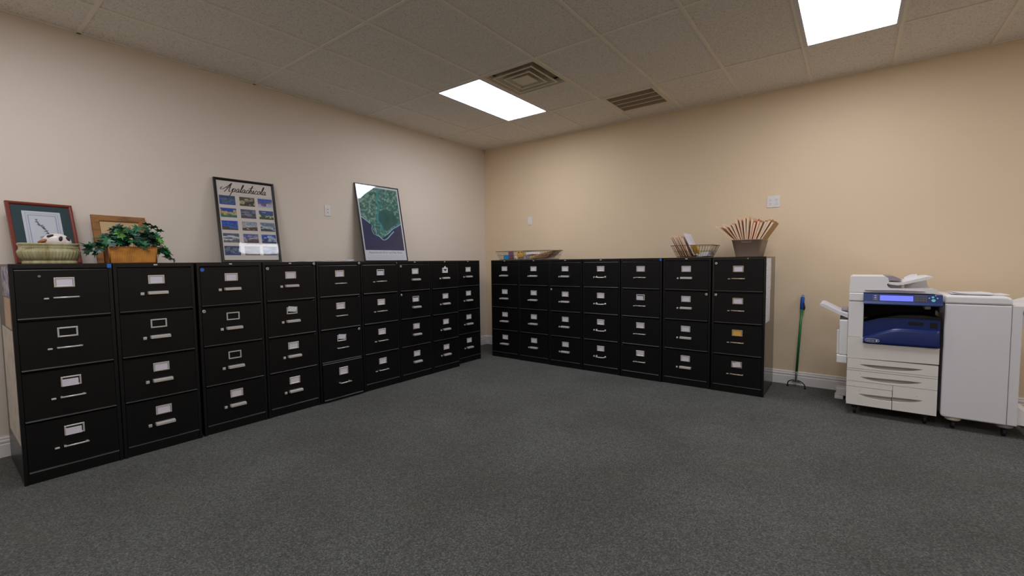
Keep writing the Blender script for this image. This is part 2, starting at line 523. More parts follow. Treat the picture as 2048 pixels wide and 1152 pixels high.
def obj(name, me, material, parent=None, loc=(0, 0, 0), rot=(0, 0, 0), scale=None):
    """link one mesh object; me may be a mesh or a function that fills a bmesh"""
    if callable(me):
        me = mesh(name, me)
    if material is not None and len(me.materials) == 0:
        me.materials.append(material)
    o = bpy.data.objects.new(name, me)
    C.objects.link(o)
    o.location = loc
    o.rotation_euler = rot
    if scale: o.scale = scale
    if parent is not None: o.parent = parent
    return o


def tag(o, label, cat, group=None):
    o['label'] = label
    o['category'] = cat
    if group: o['group'] = group
    return o


def thing(name, label, cat, loc=(0, 0, 0), rot=(0, 0, 0), group=None):
    o = bpy.data.objects.new(name, None)
    o.empty_display_size = 0.1
    C.objects.link(o)
    o.location = loc
    o.rotation_euler = rot
    return tag(o, label, cat, group)


def struct(o):
    o['kind'] = 'structure'
    return o


def text(name, body, size, material, parent, loc, rot=(PI / 2, 0, 0), shear=0.0, align='CENTER', width=None):
    cu = bpy.data.curves.new(name, 'FONT')
    cu.body = body
    cu.size = size
    cu.shear = shear
    cu.align_x = align
    cu.resolution_u = 3
    tmp = bpy.data.objects.new(name, cu)
    me = bpy.data.meshes.new_from_object(tmp)
    bpy.data.objects.remove(tmp)
    if width and me.vertices:
        xs = [v.co.x for v in me.vertices]
        k = width / (max(xs) - min(xs))
        for v in me.vertices: v.co.x *= k
    me.materials.clear()
    return obj(name, me, material, parent, loc, rot)


# ------------------------------------------------------------------ room shell
RX, RY = 8.48, -6.4          # far side and near side of the room
T = 0.6096
GX0, GY0 = 1.1683, -2.1231    # ceiling grid origin (near-left corner of the lamp close to the room's corner)

struct(obj('floor', lambda bm: box(bm, -0.12, RX + 0.12, RY - 0.12, 0.12, -0.1, 0.0), M['carpet']))
struct(obj('wall_left', lambda bm: box(bm, -0.12, 0.0, RY - 0.12, 0.12, 0.0, ROOM_H + 0.1), M['wall_left']))
struct(obj('wall_right', lambda bm: box(bm, 0.0, RX + 0.12, 0.0, 0.12, 0.0, ROOM_H + 0.1), M['wall_right']))
struct(obj('wall_far_side', lambda bm: box(bm, RX, RX + 0.12, RY - 0.12, 0.0, 0.0, ROOM_H + 0.1), M['wall_right']))
struct(obj('wall_behind', lambda bm: box(bm, 0.0, RX, RY - 0.12, RY, 0.0, ROOM_H + 0.1), M['wall_left']))

BASE_PROF = [(0, 0), (0.014, 0), (0.014, 0.085), (0.011, 0.09), (0.011, 0.097), (0.014, 0.1), (0.014, 0.112), (0.009, 0.116), (0.009, 0.124), (0.011, 0.127), (0.007, 0.137), (0, 0.137)]
struct(obj('baseboard_left', lambda bm: prism(bm, BASE_PROF, 'y', RY, -0.014), M['trim']))
struct(obj('baseboard_right', lambda bm: prism(bm, [(-u, v) for u, v in BASE_PROF], 'x', 0.0, RX), M['trim']))
struct(obj('baseboard_behind', lambda bm: prism(bm, [(RY + u, v) for u, v in BASE_PROF], 'x', 0.0, RX), M['trim']))

# ceiling: slab above, tee grid and single lay-in tiles as its pieces
ceiling = struct(obj('ceiling', lambda bm: box(bm, -0.12, RX + 0.12, RY - 0.12, 0.12, ROOM_H + 0.1, ROOM_H + 0.2), M['slab']))
xs = [0.0] + [GX0 + i * T for i in range(-1, 12)] + [RX]
xs = [x for x in xs if x <= RX + 1e-6]
ys = [0.0] + [GY0 + j * 2 * T for j in range(1, -6, -1)] + [RY]
ys = [y for y in ys if y >= RY - 1e-6]
for x in xs[1:-1]:
    obj('ceiling_tee', mesh('tee_long', lambda bm: box(bm, x - 0.012, x + 0.012, RY, 0.0, ROOM_H - 0.0015, ROOM_H + 0.03)), M['tee'], ceiling)
for y in ys[1:-1]:
    obj('ceiling_tee', mesh('tee_cross', lambda bm: box(bm, 0.0, RX, y - 0.012, y + 0.012, ROOM_H - 0.001, ROOM_H + 0.03)), M['tee'], ceiling)
obj('wall_angle', lambda bm: (box(bm, 0, 0.02, RY, 0, ROOM_H - 0.001, ROOM_H + 0.02), box(bm, 0, RX, -0.02, 0, ROOM_H - 0.001, ROOM_H + 0.02)), M['tee'], ceiling)

LAMPS = [(0, 0), (5, 0), (10, 0), (0, -3), (5, -3), (10, -3)]
tile_cache = {}


def tile(x0, x1, y0, y1):
    key = (round(x1 - x0, 3), round(y1 - y0, 3))
    if key not in tile_cache:
        w, d = (x1 - x0) / 2 - 0.003, (y1 - y0) / 2 - 0.003
        tile_cache[key] = mesh('tile', lambda bm: box(bm, -w, w, -d, d, 0, 0.016, 0.002, 1))
    obj('ceiling_tile', tile_cache[key], M['tile'], ceiling, ((x0 + x1) / 2, (y0 + y1) / 2, ROOM_H + 0.005))


for a in range(len(xs) - 1):
    for b in range(len(ys) - 1):
        x0, x1, y1, y0 = xs[a], xs[a + 1], ys[b], ys[b + 1]
        i, j = round((x0 - GX0) / T), round((y0 - GY0) / (2 * T))
        if x0 > 0 and (i, j) in LAMPS: continue
        if x0 > 0 and (i, j) == (1, 0):
            tile(x0, x1, y0 + T, y1); continue
        if x0 > 0 and i == 2 and b == 0:
            tile(x0, x1, y0 + 0.6, y1); continue
        tile(x0, x1, y0, y1)
obj('ceiling_tee', mesh('tee_short', lambda bm: box(bm, GX0 + T, GX0 + 2 * T, GY0 + T - 0.012, GY0 + T + 0.012, ROOM_H - 0.001, ROOM_H + 0.03)), M['tee'], ceiling)

# lamps
lamp_labels = {
    (0, 0): 'lit white recessed ceiling light panel close to the corner, beside the square air diffuser',
    (5, 0): 'lit white recessed ceiling light panel above the photocopier, cut by the top of the picture',
    (0, -3): 'lit white recessed ceiling light panel over the left row, above the picture',
    (10, 0): 'lit white recessed ceiling light panel beyond the finisher, out of the picture',
    (10, -3): 'lit white recessed ceiling light panel far right of the viewer, out of the picture',
    (5, -3): 'lit white recessed ceiling light panel directly over the viewer, out of the picture',
}


def prism_lens(bm):
    # lens panel with shallow pillow relief
    nx, ny = 3, 4
    w, d = T / 2 - 0.032, T - 0.032
    V = [[bm.verts.new((-w + 2 * w * i / nx, -d + 2 * d * j / ny, -0.004 if (0 < i < nx and 0 < j < ny) else 0.0)) for j in range(ny + 1)] for i in range(nx + 1)]
    for i in range(nx):
        for j in range(ny):
            bm.faces.new([V[i][j], V[i][j + 1], V[i + 1][j + 1], V[i + 1][j]])


def lamp_frame(bm):
    o, n = 0.006, 0.034
    for sx in (-1, 1):
        x0, x1 = sorted((sx * (T / 2 - o), sx * (T / 2 - n)))
        box(bm, x0, x1, -T + o, T - o, -0.003, 0.03, 0.002, 1)
    for sy in (-1, 1):
        y0, y1 = sorted((sy * (T - o), sy * (T - n)))
        box(bm, -T / 2 + n, T / 2 - n, y0, y1, -0.003, 0.03, 0.002, 1)


lens_me = mesh('lens', prism_lens)
lf_me = mesh('lamp_frame', lamp_frame)
housing_me = mesh('housing', lambda bm: box(bm, -T / 2 + 0.01, T / 2 - 0.01, -T + 0.01, T - 0.01, 0.03, 0.09))
for (i, j) in LAMPS:
    l = thing('ceiling_light', lamp_labels[(i, j)], 'ceiling light',
              (GX0 + (i + 0.5) * T, GY0 + (j + 0.5) * 2 * T, ROOM_H), group='recessed ceiling lights')
    obj('frame', lf_me, M['lamp_frame'], l)
    obj('lens', lens_me, M['diffuser'], l, (0, 0, 0.002))
    obj('housing', housing_me, M['lamp_frame'], l)

# square four-way air diffuser
d = thing('air_diffuser', 'square beige ceiling air diffuser with nested rings next to the light panel', 'air vent', (GX0 + 1.5 * T, GY0 + 0.5 * T, ROOM_H))


def ring(bm, r0, z0, r1, z1, th=0.003):
    """sloped square ring from half-size r0 at z0 to r1 at z1"""
    for k in range(4):
        M4 = Matrix.Rotation(k * PI / 2, 3, 'Z')
        pts = [Vector((-r0, -r0, z0)), Vector((r0, -r0, z0)), Vector((r1, -r1, z1)), Vector((-r1, -r1, z1))]
        lo = [bm.verts.new(M4 @ p) for p in pts]
        hi = [bm.verts.new(M4 @ (p + Vector((0, 0, th)))) for p in pts]
        bm.faces.new(lo[::-1]); bm.faces.new(hi)
        for a in range(4):
            bm.faces.new([lo[a], lo[(a + 1) % 4], hi[(a + 1) % 4], hi[a]])


def lip(bm, r, w, z, h=0.006):
    for s in (-1, 1):
        box(bm, -r, r, min(s * r, s * (r - w)), max(s * r, s * (r - w)), z, z + h)
        box(bm, min(s * r, s * (r - w)), max(s * r, s * (r - w)), -r + w, r - w, z, z + h)


obj('outer_frame', lambda bm: (lip(bm, T / 2 - 0.008, 0.022, -0.004), ring(bm, T / 2 - 0.03, 0.0, T / 2 - 0.05, 0.04)), M['vent'], d)
for r_, z_ in ((0.222, -0.012), (0.150, -0.014)):
    obj('louvre_ring', lambda bm, r_=r_, z_=z_: (lip(bm, r_, 0.014, z_), ring(bm, r_, z_ + 0.004, r_ - 0.06, z_ + 0.055)), M['vent'], d)


def centre(bm):
    r = 0.085
    lip(bm, r, 0.01, -0.014)
    a = [bm.verts.new((sx * r, sy * r, -0.012)) for sx, sy in ((-1, -1), (1, -1), (1, 1), (-1, 1))]
    t = bm.verts.new((0, 0, 0.02))
    for k in range(4): bm.faces.new([a[k], t, a[(k + 1) % 4]])
    bm.faces.new(a)


obj('centre_cone', centre, M['vent'], d)
obj('duct_box', lambda bm: box(bm, -T / 2 + 0.04, T / 2 - 0.04, -T / 2 + 0.04, T / 2 - 0.04, 0.058, 0.07), M['grille_slat'], d)

# return-air grille
g = thing('air_grille', 'beige ceiling return-air grille with four slatted bands near the tan wall', 'air vent', (GX0 + 2.5 * T, -0.62, ROOM_H))


def gframe(bm):
    x, y, w = T / 2 - 0.012, 0.286, 0.045
    for s in (-1, 1):
        box(bm, min(s * x, s * (x - w)), max(s * x, s * (x - w)), -y, y, -0.006, 0.012, 0.003, 1)
        box(bm, -x + w, x - w, min(s * y, s * (y - w)), max(s * y, s * (y - w)), -0.006, 0.012, 0.003, 1)


obj('grille_frame', gframe, M['vent'], g)
for k in range(1, 4):
    yy = -0.241 + 0.482 * k / 4
    obj('divider_bar', mesh('divider_bar', lambda bm: box(bm, -0.248, 0.248, yy - 0.004, yy + 0.004, -0.004, 0.01)), M['vent'], g)
slat_me = mesh('slat', lambda bm: prism(bm, [(-0.004, 0.0), (-0.003, -0.001), (0.006, 0.009), (0.005, 0.010)], 'x', -0.248, 0.248))
for k in range(40):
    obj('slat', slat_me, M['grille_slat'], g, (0, -0.236 + 0.472 * k / 39, 0))
obj('duct_box', lambda bm: box(bm, -0.27, 0.27, -0.26, 0.26, 0.05, 0.06), M['vent_dark'], g)


# wall plates
def plate(name, label, loc, rz, w, h, kind):
    p = thing(name, label, 'wall plate', loc, (0, 0, rz))
    obj('plate', lambda bm: box(bm, -w / 2, w / 2, -0.006, 0.0, -h / 2, h / 2, 0.003, 2), M['white_plastic'], p)
    if kind == 'switch':
        obj('rocker', lambda bm: box(bm, -0.016, 0.016, -0.009, -0.005, -0.033, 0.033, 0.002, 2), M['white_plastic'], p)
    elif kind == 'jacks':
        obj('insert', lambda bm: box(bm, -0.017, 0.017, -0.008, -0.005, -0.034, 0.034, 0.001, 1), M['white_plastic'], p)
        for dz in (-0.016, 0.016):
            obj('jack_socket', mesh('jack', lambda bm: box(bm, -0.006, 0.006, -0.0086, -0.007, dz - 0.005, dz + 0.005)), M['plastic_mid'], p)
    else:
        for dx in (-0.028, 0.028):
            for dz in (-0.02, 0.02):
                s = obj('socket', mesh('socket', lambda bm: cyl(bm, (dx, -0.0085, dz), 'y', 0.016, 0.004, 24)), M['white_plastic'], p)
                obj('socket_hole', mesh('hole', lambda bm: (box(bm, dx - 0.007, dx - 0.005, -0.0092, -0.008, dz, dz + 0.008), box(bm, dx + 0.005, dx + 0.007, -0.0092, -0.008, dz, dz + 0.008), box(bm, dx - 0.002, dx + 0.002, -0.0092, -0.008, dz - 0.009, dz - 0.005))), M['seam'], s)
    for dz in (-h * 0.42, h * 0.42):
        obj('screw', mesh('screw', lambda bm: cyl(bm, (0, -0.0075, dz), 'y', 0.003, 0.002, 10)), M['lock'], p)


plate('wall_plate', 'white wall plate with two jacks on the left wall between the posters', (0.0, -2.635, 1.866), PI / 2, 0.072, 0.115, 'jacks')
plate('wall_plate', 'narrow white switch plate on the tan wall above the wire baskets', (0.853, 0.0, 1.872), 0, 0.07, 0.115, 'switch')
plate('wall_plate', 'square white four-socket outlet plate on the tan wall above the folders', (3.914, 0.0, 1.875), 0, 0.117, 0.117, 'quad')

# ------------------------------------------------------------------ filing cabinets
CAB_H = 1.31
PITCH, TOP0, DR_H = 0.305, 1.276, 0.298
cache = {}


def cached(key, fn):
    if key not in cache: cache[key] = mesh(key[0], fn)
    return cache[key]


def body_fn(w, depth):
    def fn(bm):
        h = w / 2
        box(bm, -h, h, 0.03, depth, 0.02, CAB_H, 0.004, 2)                 # shell behind the drawer fronts
        for s in (-1, 1):
            box(bm, min(s * h, s * (h - 0.02)), max(s * h, s * (h - 0.02)), 0.0, 0.034, 0.0, CAB_H, 0.003, 2)
        box(bm, -h + 0.018, h - 0.018, 0.0, 0.034, TOP0 + 0.004, CAB_H, 0.003, 2)
        box(bm, -h + 0.018, h - 0.018, 0.006, 0.034, 0.0, TOP0 - 3 * PITCH - DR_H - 0.003, 0.003, 2)
    return fn


def drawer_fn(w):
    def fn(bm):
        x = w / 2 - 0.0215
        # profile (y,z): flat front with rolled top edge and a projecting pull lip along the bottom
        prof = [(0.026, 0.0), (-0.004, 0.0), (-0.0075, 0.003), (-0.0075, 0.008), (-0.005, 0.011), (0.0, 0.014), (0.0, DR_H - 0.006), (0.003, DR_H - 0.002), (0.007, DR_H), (0.026, DR_H)]
        prism(bm, prof, 'x', -x, x)
    return fn


def holder_fn(bm):
    w, h, b = 0.046, 0.030, 0.0085
    for s in (-1, 1):
        box(bm, min(s * w, s * (w - b)), max(s * w, s * (w - b)), -0.006, 0.0, -h, h, 0.0015, 1)
        box(bm, -w + b, w - b, -0.006, 0.0, min(s * h, s * (h - b)), max(s * h, s * (h - b)), 0.0015, 1)


def handle_loop(bm):
    path = [(-0.054, 0.0, 0.0), (-0.054, -0.02, -0.002), (-0.047, -0.031, -0.004), (-0.02, -0.035, -0.006), (0.02, -0.035, -0.006), (0.047, -0.031, -0.004), (0.054, -0.02, -0.002), (0.054, 0.0, 0.0)]
    tube(bm, crom(path, 4), 0.0062, 8)
    for s in (-1, 1):
        box(bm, s * 0.054 - 0.009, s * 0.054 + 0.009, -0.004, 0.0, -0.011, 0.009, 0.002, 1)


def handle_bar(bm):
    tube(bm, [(-0.057, -0.024, 0), (0.057, -0.024, 0)], 0.0052, 8)
    for s in (-1, 1):
        box(bm, s * 0.05 - 0.006, s * 0.05 + 0.006, -0.026, 0.0, -0.005, 0.004, 0.002, 1)


def handle_flat(bm):
    prism(bm, [(0.0, 0.011), (-0.018, 0.011), (-0.031, 0.004), (-0.031, -0.009), (-0.026, -0.009), (-0.026, 0.002), (-0.017, 0.006), (0.0, 0.006)], 'x', -0.055, 0.055)
    for s in (-1, 1):
        box(bm, s * 0.053 - 0.003, s * 0.053 + 0.003, -0.029, 0.0, -0.009, 0.009, 0.001, 1)


def latch_square(bm): box(bm, -0.010, 0.010, -0.012, 0.0, -0.010, 0.010, 0.003, 2)
def latch_thin(bm): box(bm, -0.011, 0.011, -0.014, 0.0, -0.005, 0.005, 0.003, 2)
def latch_round(bm): cyl(bm, (0, -0.012, 0), 'y', 0.0095, 0.012, 16, 0.002)


HANDLES = {'loop': handle_loop, 'bar': handle_bar, 'flat': handle_flat}
LATCHES = {'square': latch_square, 'thin': latch_thin, 'round': latch_round}


def cabinet(loc, rz, w, label, handle='loop', latch='round', cards='wwww', locks=(), tag_on=True, metal='chrome', body='black', latch_dx=-0.082, holder_dz=-0.08, handle_dz=-0.172, dark_holder=(), out=None, depth=0.59):
    c = thing('filing_cabinet', label, 'filing cabinet', loc, (0, 0, rz), 'black four-drawer filing cabinets')
    obj('body', cached(('cabinet_body', w, depth), body_fn(w, depth)), M[body], c)
    for k in range(4):
        zb = TOP0 - k * PITCH - DR_H
        dy = 0.0
        if out and k == out[0]: dy = -out[1]
        dr = obj('drawer', cached(('drawer_front', w), drawer_fn(w)), M['black_drawer'], c, (0, dy, zb), (0, 0, 0))
        if dy:
            dr.scale = (1.0, 1.6, 1.17); dr.location.z = zb - 0.045
        obj('pull_lip_glint', cached(('pull_lip_glint', w), lambda bm: box(bm, -w / 2 + 0.022, w / 2 - 0.022, -0.0092, -0.006, 0.0055, 0.0095, 0.0012, 2)), M['worn_glint'], dr)  # thin strip over the lip, coloured paler to carry its highlight line
        hz = DR_H + holder_dz
        hm = M[metal]
        if cards[k] != '-':
            obj('label_holder', cached(('label_holder', metal), holder_fn), hm, dr, (0, 0, hz))
        ch = cards[k]
        if ch in 'wtsylc':
            rot, dx, dz, dyy = (0, 0, 0), 0, 0, -0.003
            cm = M['card_yellow'] if ch == 'y' else M['card']
            if ch == 't': rot, dyy = (0, random.choice((-0.13, 0.1)), 0), -0.0068
            if ch == 's': dx, dz, dyy = -0.004, -0.008, -0.0065
            if ch == 'l': rot, dz, dyy = (0, 0.14, 0), 0.012, -0.0068
            if ch == 'c': rot, dz, dyy = (0, -0.08, 0), -0.006, -0.0068
            obj('label_card', cached(('label_card', 1 if ch != 'y' else 2), lambda bm: box(bm, -0.036, 0.036, -0.0006, 0.0006, -0.022, 0.022)), cm, dr, (dx, dyy, hz + dz), rot)
        if ch == 'f':   # card and an envelope flap poking out of the holder
            obj('label_card', lambda bm: prism(bm, [(-0.036, -0.026), (0.036, -0.03), (0.037, 0.018), (-0.002, 0.052), (-0.037, 0.02)], 'y', -0.0006, 0.0006), M['card'], dr, (0, -0.0068, hz))
            obj('card_fold', lambda bm: prism(bm, [(-0.03, 0.016), (0.03, 0.016), (0.0, -0.012)], 'y', -0.0002, 0.0002), M['ink'], dr, (0, -0.0078, hz))
        obj('handle', cached(('handle_' + handle, metal), HANDLES[handle]), hm, dr, (0.003, 0, DR_H + handle_dz))
        if latch:
            obj('thumb_latch', cached(('latch_' + latch, metal), LATCHES[latch]), hm, dr, (latch_dx, 0, DR_H + handle_dz - 0.004))
    for (x, z, kind) in locks:      # small marks: round locks, stickers
        if kind == 'lock':
            o = obj('lock', cached(('lock',), lambda bm: cyl(bm, (0, -0.006, 0), 'y', 0.0115, 0.006, 18, 0.0015)), M['lock'], c, (x, 0, z))
            obj('keyhole', cached(('keyhole',), lambda bm: cyl(bm, (0, -0.0066, 0), 'y', 0.0045, 0.001, 10)), M['seam'], o)
        elif kind == 'dot':
            obj('round_sticker', cached(('dot',), lambda bm: cyl(bm, (0, -0.001, 0), 'y', 0.0135, 0.0012, 18)), M['sticker_blue'], c, (x, 0, z))
        elif kind == 'square':
            obj('square_sticker', cached(('square',), lambda bm: box(bm, -0.0105, 0.0105, -0.001, 0.0002, -0.0125, 0.0125)), M['sticker_blue'], c, (x, 0, z))
        elif kind == 'scuff':
            obj('lock', cached(('lock_small',), lambda bm: cyl(bm, (0, -0.004, 0), 'y', 0.007, 0.004, 14, 0.001)), M['steel'], c, (x, 0, z))
    if tag_on:
        obj('maker_tag', cached(('tag',), lambda bm: box(bm, -0.011, 0.011, -0.0015, 0.0, -0.0045, 0.0045, 0.0005, 1)), M['chrome'], c, (0.0, 0, CAB_H - 0.013))
    return c


FX = 0.73      # front plane of the row along the left wall
LEFT = [
    (-5.055, -4.602, FX + .01, dict(handle='bar', latch='thin', cards='wess', locks=((0.213, 1.293, 'square'), (-0.105, 1.235, 'scuff')), tag_on=False),
     'black four-drawer filing cabinet at the left edge of the picture, under the ceramic planter'),
    (-4.598, -4.146, FX + .01, dict(handle='flat', latch='square', cards='weww'), 'black four-drawer filing cabinet under the potted ivy'),
    (-4.126, -3.668, FX, dict(handle='flat', latch='square', cards='weew', locks=((-0.193, 1.255, 'dot'), (-0.196, 0.944, 'lock'))),
     'black four-drawer filing cabinet with a round blue sticker on its top drawer'),
    (-3.660, -3.206, FX, dict(handle='flat', latch='square', cards='wlww', locks=((-0.19, 1.255, 'lock'), (0.213, 1.292, 'lock'))),
     'black four-drawer filing cabinet under the right half of the photo-grid poster'),
    (-3.196, -2.745, FX, dict(handle='bar', latch=None, cards='wwlw', locks=((0.213, 1.292, 'lock'), (0.19, 0.648, 'lock'), (-0.185, 0.345, 'lock')), tag_on=False, out=(3, 0.012)),
     'black four-drawer filing cabinet with its bottom drawer hanging low, between the two posters'),
    (-2.738, -2.284, FX, dict(handle='bar', latch='thin', cards='swww', tag_on=False, body='black_gloss', locks=((0.21, 1.29, 'scuff'),)),
     'black four-drawer filing cabinet under the satellite map poster'),
    (-2.279, -1.828, FX, dict(handle='flat', latch=None, cards='wstw', locks=((-0.195, 1.252, 'lock'), (-0.195, 0.945, 'lock'))),
     'black four-drawer filing cabinet, third from the corner along the left wall'),
    (-1.823, -1.372, FX, dict(handle='flat', latch='round', cards='fwww'), 'black four-drawer filing cabinet with a folded card sticking up from its top label holder'),
    (-1.335, -0.884, FX - .08, dict(handle='flat', latch='round', cards='wwww', body='black_gloss'), 'black four-drawer filing cabinet at the corner end of the left wall row, set slightly back'),
]
for y0, y1, fx, kw, lab in LEFT:
    w = round(y1 - y0, 3)
    cabinet((fx, (y0 + y1) / 2, 0), PI / 2, w, lab, depth=0.64, **kw)

FY = -0.68
RIGHT = [
    (0.662, 1.128, FY + .02, dict(handle='flat', latch='round', cards='wwww'), 'black four-drawer filing cabinet at the corner end of the tan wall row'),
    (1.134, 1.604, FY + .01, dict(handle='flat', latch='round', cards='wwww'), 'black four-drawer filing cabinet, second from the corner along the tan wall'),
    (1.610, 2.060, FY, dict(handle='flat', latch='round', cards='wwww', locks=((-0.195, 0.945, 'lock'),)), 'black four-drawer filing cabinet, third from the corner along the tan wall'),
    (2.068, 2.534, FY, dict(handle='loop', latch='round', cards='wwww'), 'black four-drawer filing cabinet, fourth from the corner along the tan wall'),
    (2.546, 3.000, FY - .01, dict(handle='bar', latch='thin', latch_dx=-0.068, cards='wsww', tag_on=False, locks=((0.214, 1.293, 'square'),)), 'black four-drawer filing cabinet with a small blue square sticker, along the tan wall'),
    (3.010, 3.478, FY, dict(handle='flat', latch='round', cards='wwww', locks=((0.195, 0.945, 'lock'),)), 'black four-drawer filing cabinet under the wire basket of folders and papers'),
    (3.492, 3.953, FY - .005, dict(handle='bar', latch='thin', latch_dx=-0.078, cards='wwyt', tag_on=False, metal='brass', body='black_gloss', locks=((-0.195, 1.25, 'lock'), (-0.195, 0.945, 'lock'), (0.08, 1.293, 'scuff'))),
     'black four-drawer filing cabinet with a yellow label, under the taupe bin'),
]
for x0, x1, fy, kw, lab in RIGHT:
    w = round(x1 - x0, 3)
    cabinet(((x0 + x1) / 2, fy, 0), 0, w, lab, **kw)
# ------------------------------------------------------------------ pictures leaning on the left wall
TOPZ = CAB_H


def leaning(name, label, cat, yc, w, h, t, lean, turn=0.0, x_extra=0.0):
    """picture with its front on local y=0, facing -y; leans so that the back of its top touches the left wall"""
    xb = t * math.cos(lean) + h * math.sin(lean) + 0.004 + x_extra
    return thing(name, label, cat, (xb, yc, TOPZ + t * math.sin(lean) + 0.0005), (-lean, 0, PI / 2 + turn))


def frame_fn(w, h, b, t, prof=None):
    """mitred moulding: profile of (inset, depth) points swept round the rectangle"""
    prof = prof or [(0.0, t), (0.0, 0.003), (0.003, 0.0), (b * 0.55, 0.0), (b * 0.8, 0.003), (b, 0.008), (b, t)]

    def fn(bm):
        rings = []
        for ins, dep in prof:
            rings.append([(-w / 2 + ins, dep, ins), (w / 2 - ins, dep, ins), (w / 2 - ins, dep, h - ins), (-w / 2 + ins, dep, h - ins)])
        R = [[bm.verts.new(p) for p in r] for r in rings]
        n = len(R)
        for a in range(n):
            for k in range(4):
                bm.faces.new([R[a][k], R[a][(k + 1) % 4], R[(a + 1) % n][(k + 1) % 4], R[(a + 1) % n][k]])
        bmesh.ops.recalc_face_normals(bm, faces=bm.faces[:])
    return fn


def sheet(name, x0, x1, z0, z1, y, material, parent, th=0.0012):
    return obj(name, lambda bm: box(bm, x0, x1, y, y + th, z0, z1), material, parent)


def flat_poly(bm, pts, y):
    f = bm.faces.new([bm.verts.new((x, y, z)) for x, z in pts])
    f.normal_update()
    if f.normal.y > 0: f.normal_flip()


# poster with fifteen small photographs
w, h, t = 0.522, 0.772, 0.024
p = leaning('framed_poster', 'tall black-framed poster with a cursive title over fifteen small photographs', 'poster', -3.475, w, h, t, math.radians(8.3))
obj('frame', frame_fn(w, h, 0.021, t), M['frame_black'], p)
pr = sheet('print', -w / 2 + 0.018, w / 2 - 0.018, 0.018, h - 0.018, 0.0135, M['poster_paper'], p)


def bowed(bm):
    # acrylic sheet set slightly aslant in its frame and twisted along its left side
    nx, nz = 30, 40
    V = []
    for i in range(nx + 1):
        x = -w / 2 + 0.019 + (w - 0.038) * i / nx
        g_ = 1 - 1.3 * math.exp(-((x + w / 2 - 0.019) / 0.09) ** 2)
        V.append([])
        for j in range(nz + 1):
            z = 0.019 + (h - 0.038) * j / nz
            V[i].append(bm.verts.new((x, 0.0095 - 0.0103 * (h - z) * g_, z)))
    for i in range(nx):
        for j in range(nz):
            f = bm.faces.new([V[i][j], V[i + 1][j], V[i + 1][j + 1], V[i][j + 1]]); f.smooth = True


obj('glazing', bowed, M['glaze'], p)
sheet('backing', -w / 2 + 0.004, w / 2 - 0.004, 0.004, h - 0.004, 0.016, M['dark'], p, 0.004)
B = lambda *a: rgb(*a)
PH = [  # sky / middle / ground colours of each photograph, top row first
    (B(60, 80, 120), B(90, 110, 140), B(50, 90, 160)), (B(80, 84, 66), B(190, 175, 140), B(64, 56, 46)), (B(50, 96, 190), B(150, 90, 120), B(190, 200, 220)),
    (B(36, 80, 180), B(205, 180, 110), B(50, 120, 110)), (B(90, 96, 116), B(128, 132, 150), B(84, 76, 92)), (B(50, 84, 150), B(214, 206, 130), B(60, 84, 56)),
    (B(30, 78, 190), B(60, 110, 190), B(74, 70, 70)), (B(150, 170, 190), B(190, 186, 180), B(84, 62, 58)), (B(120, 140, 160), B(180, 190, 190), B(60, 72, 70)),
    (B(90, 104, 130), B(212, 214, 216), B(110, 112, 112)), (B(92, 100, 170), B(170, 166, 180), B(92, 74, 84)), (B(34, 84, 180), B(170, 186, 210), B(40, 60, 110)),
    (B(60, 76, 120), B(120, 130, 150), B(40, 70, 130)), (B(96, 92, 84), B(140, 130, 120), B(70, 66, 66)), (B(90, 96, 130), B(160, 160, 176), B(76, 78, 110))]
gx = [-0.163, 0.005, 0.166]
for k, cols in enumerate(PH):
    r_, c_ = divmod(k, 3)
    zc = 0.572 - r_ * 0.116
    obj('photograph', mesh('photograph', lambda bm: box(bm, -0.066, 0.066, -0.0004, 0.0, -0.042, 0.042)), photo_material('printed_photograph_%d' % k, cols[0], cols[1], cols[2], k + 1), pr, (gx[c_], 0.0133, zc))

